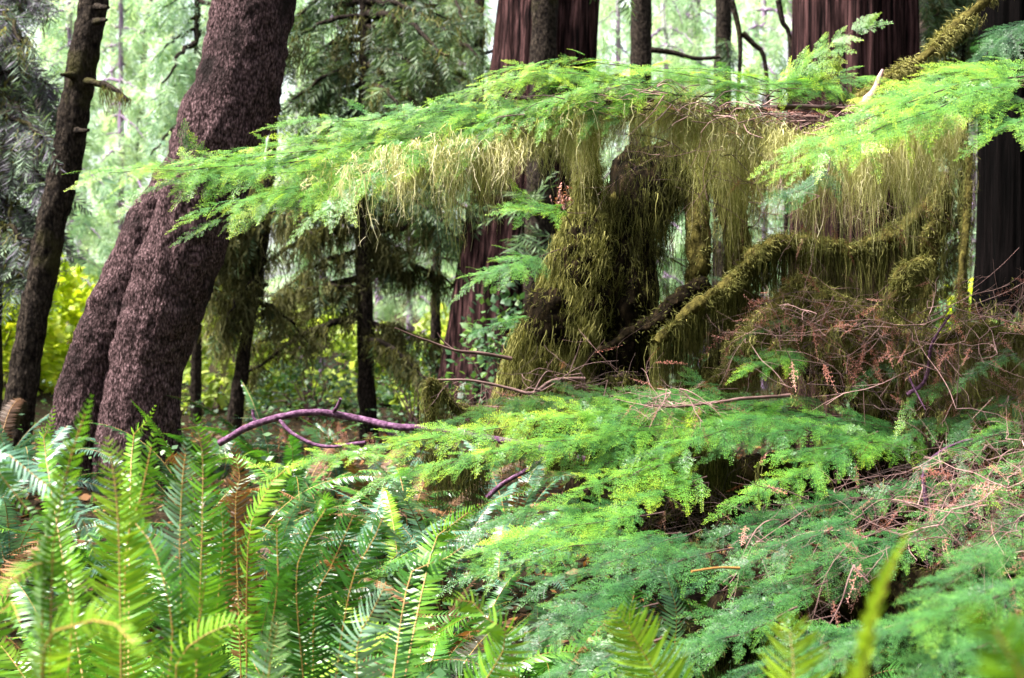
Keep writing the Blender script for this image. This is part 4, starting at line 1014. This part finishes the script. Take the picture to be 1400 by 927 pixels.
tangle('pale pink dead twigs lying on the long low bough', [(840, 560), (900, 535), (960, 525), (920, 560)], 40, 5.75, (.08, .25), rng, 24, (.7, 1))
tangle('fine brown twigs across the foot of the stump', [(590, 520), (720, 510), (860, 500), (850, 550), (720, 560), (600, 560)], 60, 6.5, (.1, .4), rng, 6, (.2, .8), nm=50)
tangle('dark fine twigs beneath the shaded low boughs', [(830, 640), (1000, 660), (1010, 740), (860, 720)], 90, 5.7, (.1, .35), rng, 20, (0, .4), nm=20)
tangle('dead twigs hanging through the lichen curtains', [(880, 190), (1060, 200), (1280, 200), (1290, 300), (1060, 330), (960, 280)], 60, 6.1, (.12, .4), rng, 30, (.3, .9))

def stick(lab, paths, r, mat, kids=None, grp=None, name='bare_branch'):
    root = thing(name, lab, 'branch', at(*paths[0][0]), grp); m_ = MB()
    for k, p in enumerate(paths):
        S = smooth(path(p), 26); f = 1 if k == 0 else .5
        tube(m_, S + .004 * np.stack([fbm(S * 8, c, 2) for c in range(3)], -1), np.linspace(r[0], r[1], 26) * f, 9, .5, lambda V, a, rr: .2 * rr * fbm(V * 25, 2, 2))
    m_.build('branch', M[mat], root); return root
pb = stick('purple arching bare branch curving over the ferns into the long low bough', [[(300, 606, 7.2), (350, 579, 7.1), (400, 567, 7.0), (440, 564, 7.0), (490, 573, 7.0), (540, 583, 6.9), (600, 588, 6.8), (740, 612, 6.5), (800, 628, 6.4)],
     [(383, 575, 7.0), (400, 592, 6.95), (440, 610, 6.9), (500, 605, 6.8)], [(455, 565, 7.0), (462, 556, 6.98), (466, 545, 6.96)], [(352, 579, 7.1), (346, 570, 7.1), (345, 560, 7.1)], [(520, 579, 7.0), (530, 592, 6.96), (546, 600, 6.9)]], (.019, .016), 'purple')
m_ = MB(); rg = np.random.default_rng(8)
for x, y in ((442, 572), (446, 590), (462, 575), (470, 590), (385, 585), (440, 620), (450, 635), (505, 590)):
    for _ in range(4):
        place(m_, SPRAYS['f'][rg.integers(5)], at(x + rg.normal(0, 4), y, 7.0), A(rg.normal(0, .2), rg.normal(0, .2), -1), rg.normal(0, 1, 3), rg.uniform(.25, .5), rg.normal(.1, .1))
m_.build('dead_fronds', M['dead_red'], pb)
stick('thin purple branch rising from the ferns to the long low bough', [[(665, 680, 6.3), (690, 660, 6.3), (725, 640, 6.25), (760, 615, 6.2)]], (.011, .009), 'purple')
stick('thin brown twig reaching left from the stump with mossy bits', [[(700, 490, 6.6), (660, 483, 6.55), (620, 478, 6.5), (580, 464, 6.45), (540, 448, 6.4)], [(620, 478, 6.5), (605, 465, 6.5), (598, 455, 6.5)]], (.010, .003), 'twig')
stick('crooked brown twig lying across the foot of the stump', [[(800, 518, 6.5), (755, 522, 6.45), (730, 538, 6.4), (700, 532, 6.4), (650, 520, 6.4), (590, 520, 6.4)], [(730, 538, 6.4), (745, 510, 6.4), (755, 508, 6.4)], [(590, 520, 6.4), (580, 545, 6.4), (583, 580, 6.4)]], (.011, .005), 'twig')
stick('pinkish twig running along the top of the long low bough', [[(1080, 540, 5.9), (1000, 548, 5.8), (930, 556, 5.75), (880, 553, 5.7)]], (.008, .004), 'twig')
stick('orange-brown dead twig stuck in the shaded low boughs', [[(1010, 778, 4.2), (975, 777, 4.15), (945, 782, 4.1)]], (.004, .003), 'rachis')
stick('purple bare branch standing out of the heap at right', [[(1240, 540, 5.9), (1265, 520, 5.9), (1275, 470, 5.85), (1300, 430, 5.8)], [(1240, 510, 5.9), (1265, 560, 5.8)]], (.010, .004), 'purple')
stick('purple curving branch over the hollow below the heap', [[(1265, 690, 5.3), (1262, 650, 5.3), (1275, 625, 5.3), (1310, 605, 5.3), (1330, 600, 5.3)]], (.009, .005), 'purple')
# moss hung twig end left of the stump
rng = np.random.default_rng(61)
r_ = thing('mossy_limb', 'small moss hung twig end standing left of the stump foot', 'branch', at(590, 580, 6.3), 'moss covered fallen limbs')
mossy_tube(r_, [(660, 560, 6.4), (620, 556, 6.35), (590, 520, 6.3), (588, 545, 6.3), (590, 580, 6.3)], [.008, .012, .018, .022, .012], 'limb', rng, n=60, fz=1800, drip=60, dripl=(.08, .25), t0=.5)
r_ = thing('red_huckleberry', 'small sprig of red leaves beside the stump shoulder', 'plant', at(745, 330, 6.8))
m_ = MB(); l_ = MB()
for k in range(12):
    a = at(770, 288, 6.8); b = at(rng.uniform(740, 785), rng.uniform(248, 280), 6.75)
    tube(m_, smooth([a, (a + b) / 2 + rng.normal(0, .02, 3), b], 6), np.linspace(.0025, .001, 6), 4, .6)
    for _ in range(7):
        q = a + (b - a) * rng.uniform(.4, 1) + rng.normal(0, .006, 3); D = nrm(rng.normal(0, 1, 3)); N = nrm(rng.normal(0, 1, 3)); s = rng.uniform(.012, .022); Sd = np.cross(N, D)
        l_.add(np.array([q, q + D * s * .5 + Sd * s * .35, q + D * s, q + D * s * .5 - Sd * s * .35]), [[0, 1, 2, 3]], rng.uniform(.4, 1))
tube(m_, smooth([at(770, 288, 6.8), at(790, 330, 6.9), at(790, 400, 6.95)], 6), .003, 5, .5)
m_.build('stems', M['twig'], r_); l_.build('leaves', M['dead_red'], r_)

# ------------------------------------------------------------------ sword ferns
rng = np.random.default_rng(90)
GF = 'sword ferns crowding the forest floor'
def gz(x, y): return A(x, y, float(ground(x, y)))
def fern_px(px, d, nf, L, lab, **k):
    return fern_plant((px - 700) / F * d, d, nf, L, rng, lab, k.pop('group', GF), **k)
bed = 'green sword fern with arching fronds in the crowded fern bed at lower left'
for px, d in [(20, 4.3), (130, 4.5), (235, 4.4), (330, 4.6), (430, 4.5), (60, 5.0), (180, 5.2), (290, 5.3), (390, 5.4), (490, 5.2), (-40, 5.4), (90, 6.0), (250, 6.2), (350, 6.4), (560, 4.7), (620, 5.2), (-60, 4.6), (720, 4.8), (-10, 7.0), (150, 7.2)]:
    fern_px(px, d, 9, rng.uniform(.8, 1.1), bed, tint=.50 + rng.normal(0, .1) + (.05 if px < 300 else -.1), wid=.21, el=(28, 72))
for px, d in [(120, 4.1), (215, 4.0), (345, 4.1), (455, 4.2), (20, 3.9), (570, 4.4)]:
    fern_px(px, d, 7, 1.15, bed, tint=.5 + rng.normal(0, .08), wid=.2, el=(22, 52))
back = 'dusky blue-grey fern beneath the purple arching branch'
for px, d in [(250, 7.0), (310, 6.9), (370, 7.1), (430, 6.8), (490, 7.0), (550, 6.9), (610, 7.0), (270, 8.0), (330, 7.6), (400, 8.2), (450, 7.7), (520, 8.2), (380, 9.2), (470, 9.3), (300, 9.4), (560, 7.8), (680, 7.4), (700, 8.2)]:
    fern_px(px, d, 11, .95, back, mat='fern_blue' if rng.random() < .35 else 'fern', tint=.36, wid=.14, group='dusky ferns behind the fern bed')
side = 'blue-grey fern at the foot of the slim leaning trunk'
for px, d in [(-20, 8.2), (30, 8.6), (15, 7.4), (-5, 9.6)]:
    fern_px(px, d, 10, 1.0, side, mat='fern_blue', tint=.2, wid=.15, group='dusky ferns behind the fern bed')
for px, d in [(30, 2.8), (170, 2.7), (320, 2.9)]:
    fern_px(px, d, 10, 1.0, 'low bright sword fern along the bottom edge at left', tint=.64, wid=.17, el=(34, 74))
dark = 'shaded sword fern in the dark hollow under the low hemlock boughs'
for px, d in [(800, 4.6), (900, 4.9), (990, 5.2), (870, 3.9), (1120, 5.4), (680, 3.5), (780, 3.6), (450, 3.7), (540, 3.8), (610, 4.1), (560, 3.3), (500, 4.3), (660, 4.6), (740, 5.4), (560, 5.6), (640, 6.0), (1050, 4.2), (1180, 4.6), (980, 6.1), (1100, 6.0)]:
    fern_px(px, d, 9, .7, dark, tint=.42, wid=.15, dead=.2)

def solo(lab, px, d, fr, grp='single fern plants with showing fronds'):
    x = (px - 700) / F * d; r_ = thing('sword_fern', lab, 'fern', gz(x, d), grp)
    for f in fr: key_frond(r_, *f[:3], **(f[3] if len(f) > 3 else {}))
    return r_
solo('sword fern whose tall yellow-green frond stands upright with an orange stalk', 170, 3.25, [
    ([(165, 870, 3.2), (164, 800, 3.2), (162, 720, 3.2), (156, 650, 3.2), (146, 596, 3.2)], 118, .84, {'rt': .7}),
    ([(172, 760, 3.4), (190, 690, 3.4), (205, 620, 3.4), (212, 585, 3.4)], 70, .7),
    ([(180, 620, 4.2), (196, 585, 4.2), (214, 552, 4.2)], 40, .75), ([(62, 620, 4.2), (68, 590, 4.2), (74, 552, 4.2)], 44, .7),
    ([(235, 890, 3.3), (225, 800, 3.3), (205, 740, 3.35), (170, 700, 3.4)], 80, .5)])
solo('sword fern with a tall twisted pale teal frond near the left edge', 60, 2.95, [
    ([(57, 930, 2.9), (58, 850, 2.9), (60, 780, 2.9), (70, 710, 2.9), (90, 640, 2.9)], 46, .75, {'mat': 'fern_blue', 'face': (.9, -.3, .2)}),
    ([(72, 760, 2.9), (84, 690, 2.9), (92, 640, 2.9), (108, 590, 2.9), (126, 538, 2.88)], 66, .68, {'face': (.45, -.8, .3)}),
    ([(100, 800, 3.0), (60, 770, 2.9), (20, 790, 2.8), (-20, 830, 2.7)], 70, .75), ([(60, 900, 2.6), (90, 860, 2.5), (150, 850, 2.4), (200, 900, 2.3)], 90, .8)])
solo('sword fern with two upright pale silvery fronds side by side', 262, 3.85, [
    ([(246, 765, 3.8), (247, 710, 3.8), (250, 650, 3.8), (257, 598, 3.8)], 80, .66, {'mat': 'fern_blue', 'rt': .7}),
    ([(276, 745, 3.75), (277, 680, 3.75), (277, 620, 3.75), (266, 565, 3.7)], 92, .62, {'rt': .7, 'face': (-.3, -.8, .5)}),
    ([(304, 765, 3.9), (304, 710, 3.9), (297, 670, 3.9)], 56, .42)])
solo('sword fern with an upright brown frond and a green frond arching right', 335, 4.2, [
    ([(322, 700, 4.2), (328, 650, 4.2), (318, 606, 4.2)], 58, .6, {'mat': 'fern_dead'}),
    ([(340, 740, 4.0), (360, 680, 4.0), (385, 645, 4.0), (425, 626, 3.9)], 60, .74, {'face': (-.4, -.7, .6)}),
    ([(378, 815, 3.7), (379, 760, 3.7), (378, 700, 3.7)], 70, .45, {'face': (-.2, -.8, .5)})])
solo('low fern with a bright pale green upright frond amid the bed', 275, 3.3, [
    ([(268, 885, 3.3), (276, 830, 3.3), (284, 765, 3.25)], 100, .74, {'face': (.1, -.8, .5)}),
    ([(240, 930, 3.2), (262, 880, 3.2), (330, 850, 3.2), (340, 880, 3.2)], 70, .75)])
solo('low fern with a white-glinting frond at the bottom edge', 365, 3.1, [
    ([(366, 950, 3.1), (371, 895, 3.1), (384, 838, 3.05)], 86, .8, {'mat': 'fern_blue', 'face': (.2, -.75, .6)})])
solo('fern with a pale frond leaning right beside dark bare stalks', 500, 3.6, [
    ([(488, 890, 3.6), (505, 845, 3.6), (535, 784, 3.55)], 92, .72, {'mat': 'fern_blue', 'face': (-.1, -.7, .7)}),
    ([(690, 885, 3.5), (665, 845, 3.5), (640, 820, 3.5), (605, 822, 3.45)], 84, .74, {'face': (.2, -.7, .7)}),
    ([(590, 755, 4.4), (615, 720, 4.4), (655, 690, 4.35)], 60, .68), ([(560, 790, 4.0), (600, 770, 4.0), (650, 735, 4.0)], 50, .35)])
solo('fern with two dark olive fronds leaning right toward the low bough', 430, 4.0, [
    ([(430, 830, 4.0), (455, 770, 4.0), (490, 690, 4.0)], 96, .34, {'rt': .4}), ([(405, 800, 3.9), (420, 740, 3.9), (455, 680, 3.9)], 70, .4),
    ([(480, 800, 3.9), (510, 740, 3.9), (530, 690, 3.9)], 80, .4)])
solo('dark fern with long glossy fronds arching over from the left edge', -20, 3.6, [
    ([(140, 790, 3.5), (110, 705, 3.5), (60, 660, 3.5), (-20, 635, 3.5)][::-1], 60, .5, {'mat': 'fern_blue', 'face': (.3, -.6, .8)}),
    ([(-30, 640, 3.3), (30, 690, 3.3), (60, 720, 3.3)], 60, .55), ([(-20, 900, 3.0), (10, 820, 3.0), (35, 870, 2.9)], 80, .7)])
solo('bright green fern frond rising at the bottom edge below the shaded boughs', 890, 3.35, [
    ([(930, 1010, 3.3), (905, 940, 3.3), (872, 880, 3.3), (838, 830, 3.3)], 125, .80, {'face': (-.5, -.8, .4), 'rt': .4, 'spacing': .0105, 'bw': .0054, 'tipk': 6})])
solo('pale yellow-green fern frond with a light stalk at the bottom edge', 1085, 2.6, [
    ([(1086, 1000, 2.6), (1085, 930, 2.6), (1083, 880, 2.6), (1074, 838, 2.6)], 140, .9, {'rt': 1, 'spacing': .0095, 'bw': .0042, 'face': (-.4, -.8, .5), 'tipk': 6})])
solo('blurred yellow-green fern frond seen edge on, close to the lens', 1190, 1.6, [
    ([(1172, 1000, 1.6), (1185, 900, 1.6), (1205, 810, 1.6), (1250, 712, 1.6)], 90, 1, {'face': (.7, -.65, .1), 'rt': .6, 'spacing': .009, 'bw': .006})])
solo('blurred olive fern frond close to the lens at the lower right corner', 1360, 1.35, [
    ([(1400, 1000, 1.35), (1390, 930, 1.35), (1360, 860, 1.35), (1310, 825, 1.35)], 210, .7, {'rt': .5, 'spacing': .009, 'bw': .0055, 'face': (-.4, -.8, .5)})])
solo('blue-grey drooping fern frond in the shaded low boughs', 905, 4.3, [
    ([(925, 850, 4.3), (918, 810, 4.3), (905, 775, 4.3), (890, 765, 4.3)], 56, .5, {'mat': 'fern_blue', 'face': (.6, -.7, .3)}),
    ([(870, 900, 4.1), (860, 850, 4.1), (870, 800, 4.1)], 70, .3)])

# ------------------------------------------------------------------ the pale air between the trees
m_ = MB()
V = np.array([[x, y, z] for x in (-225, 225) for y in (-65, 265) for z in (-3, 48)], float)
m_.add(V, [[0, 1, 3, 2], [4, 6, 7, 5], [0, 4, 5, 1], [2, 3, 7, 6], [0, 2, 6, 4], [1, 5, 7, 3]])
hm = bpy.data.materials.new('forest_air'); hm.use_nodes = True; n = hm.node_tree.nodes; n.clear()
o = n.new('ShaderNodeOutputMaterial'); v = n.new('ShaderNodeVolumePrincipled')
v.inputs['Color'].default_value = (.95, .97, .96, 1); v.inputs['Density'].default_value = .0004
hm.node_tree.links.new(v.outputs[0], o.inputs['Volume'])
HAZE = False
if HAZE: setting(m_.build('haze', hm, smooth=False), 'stuff')
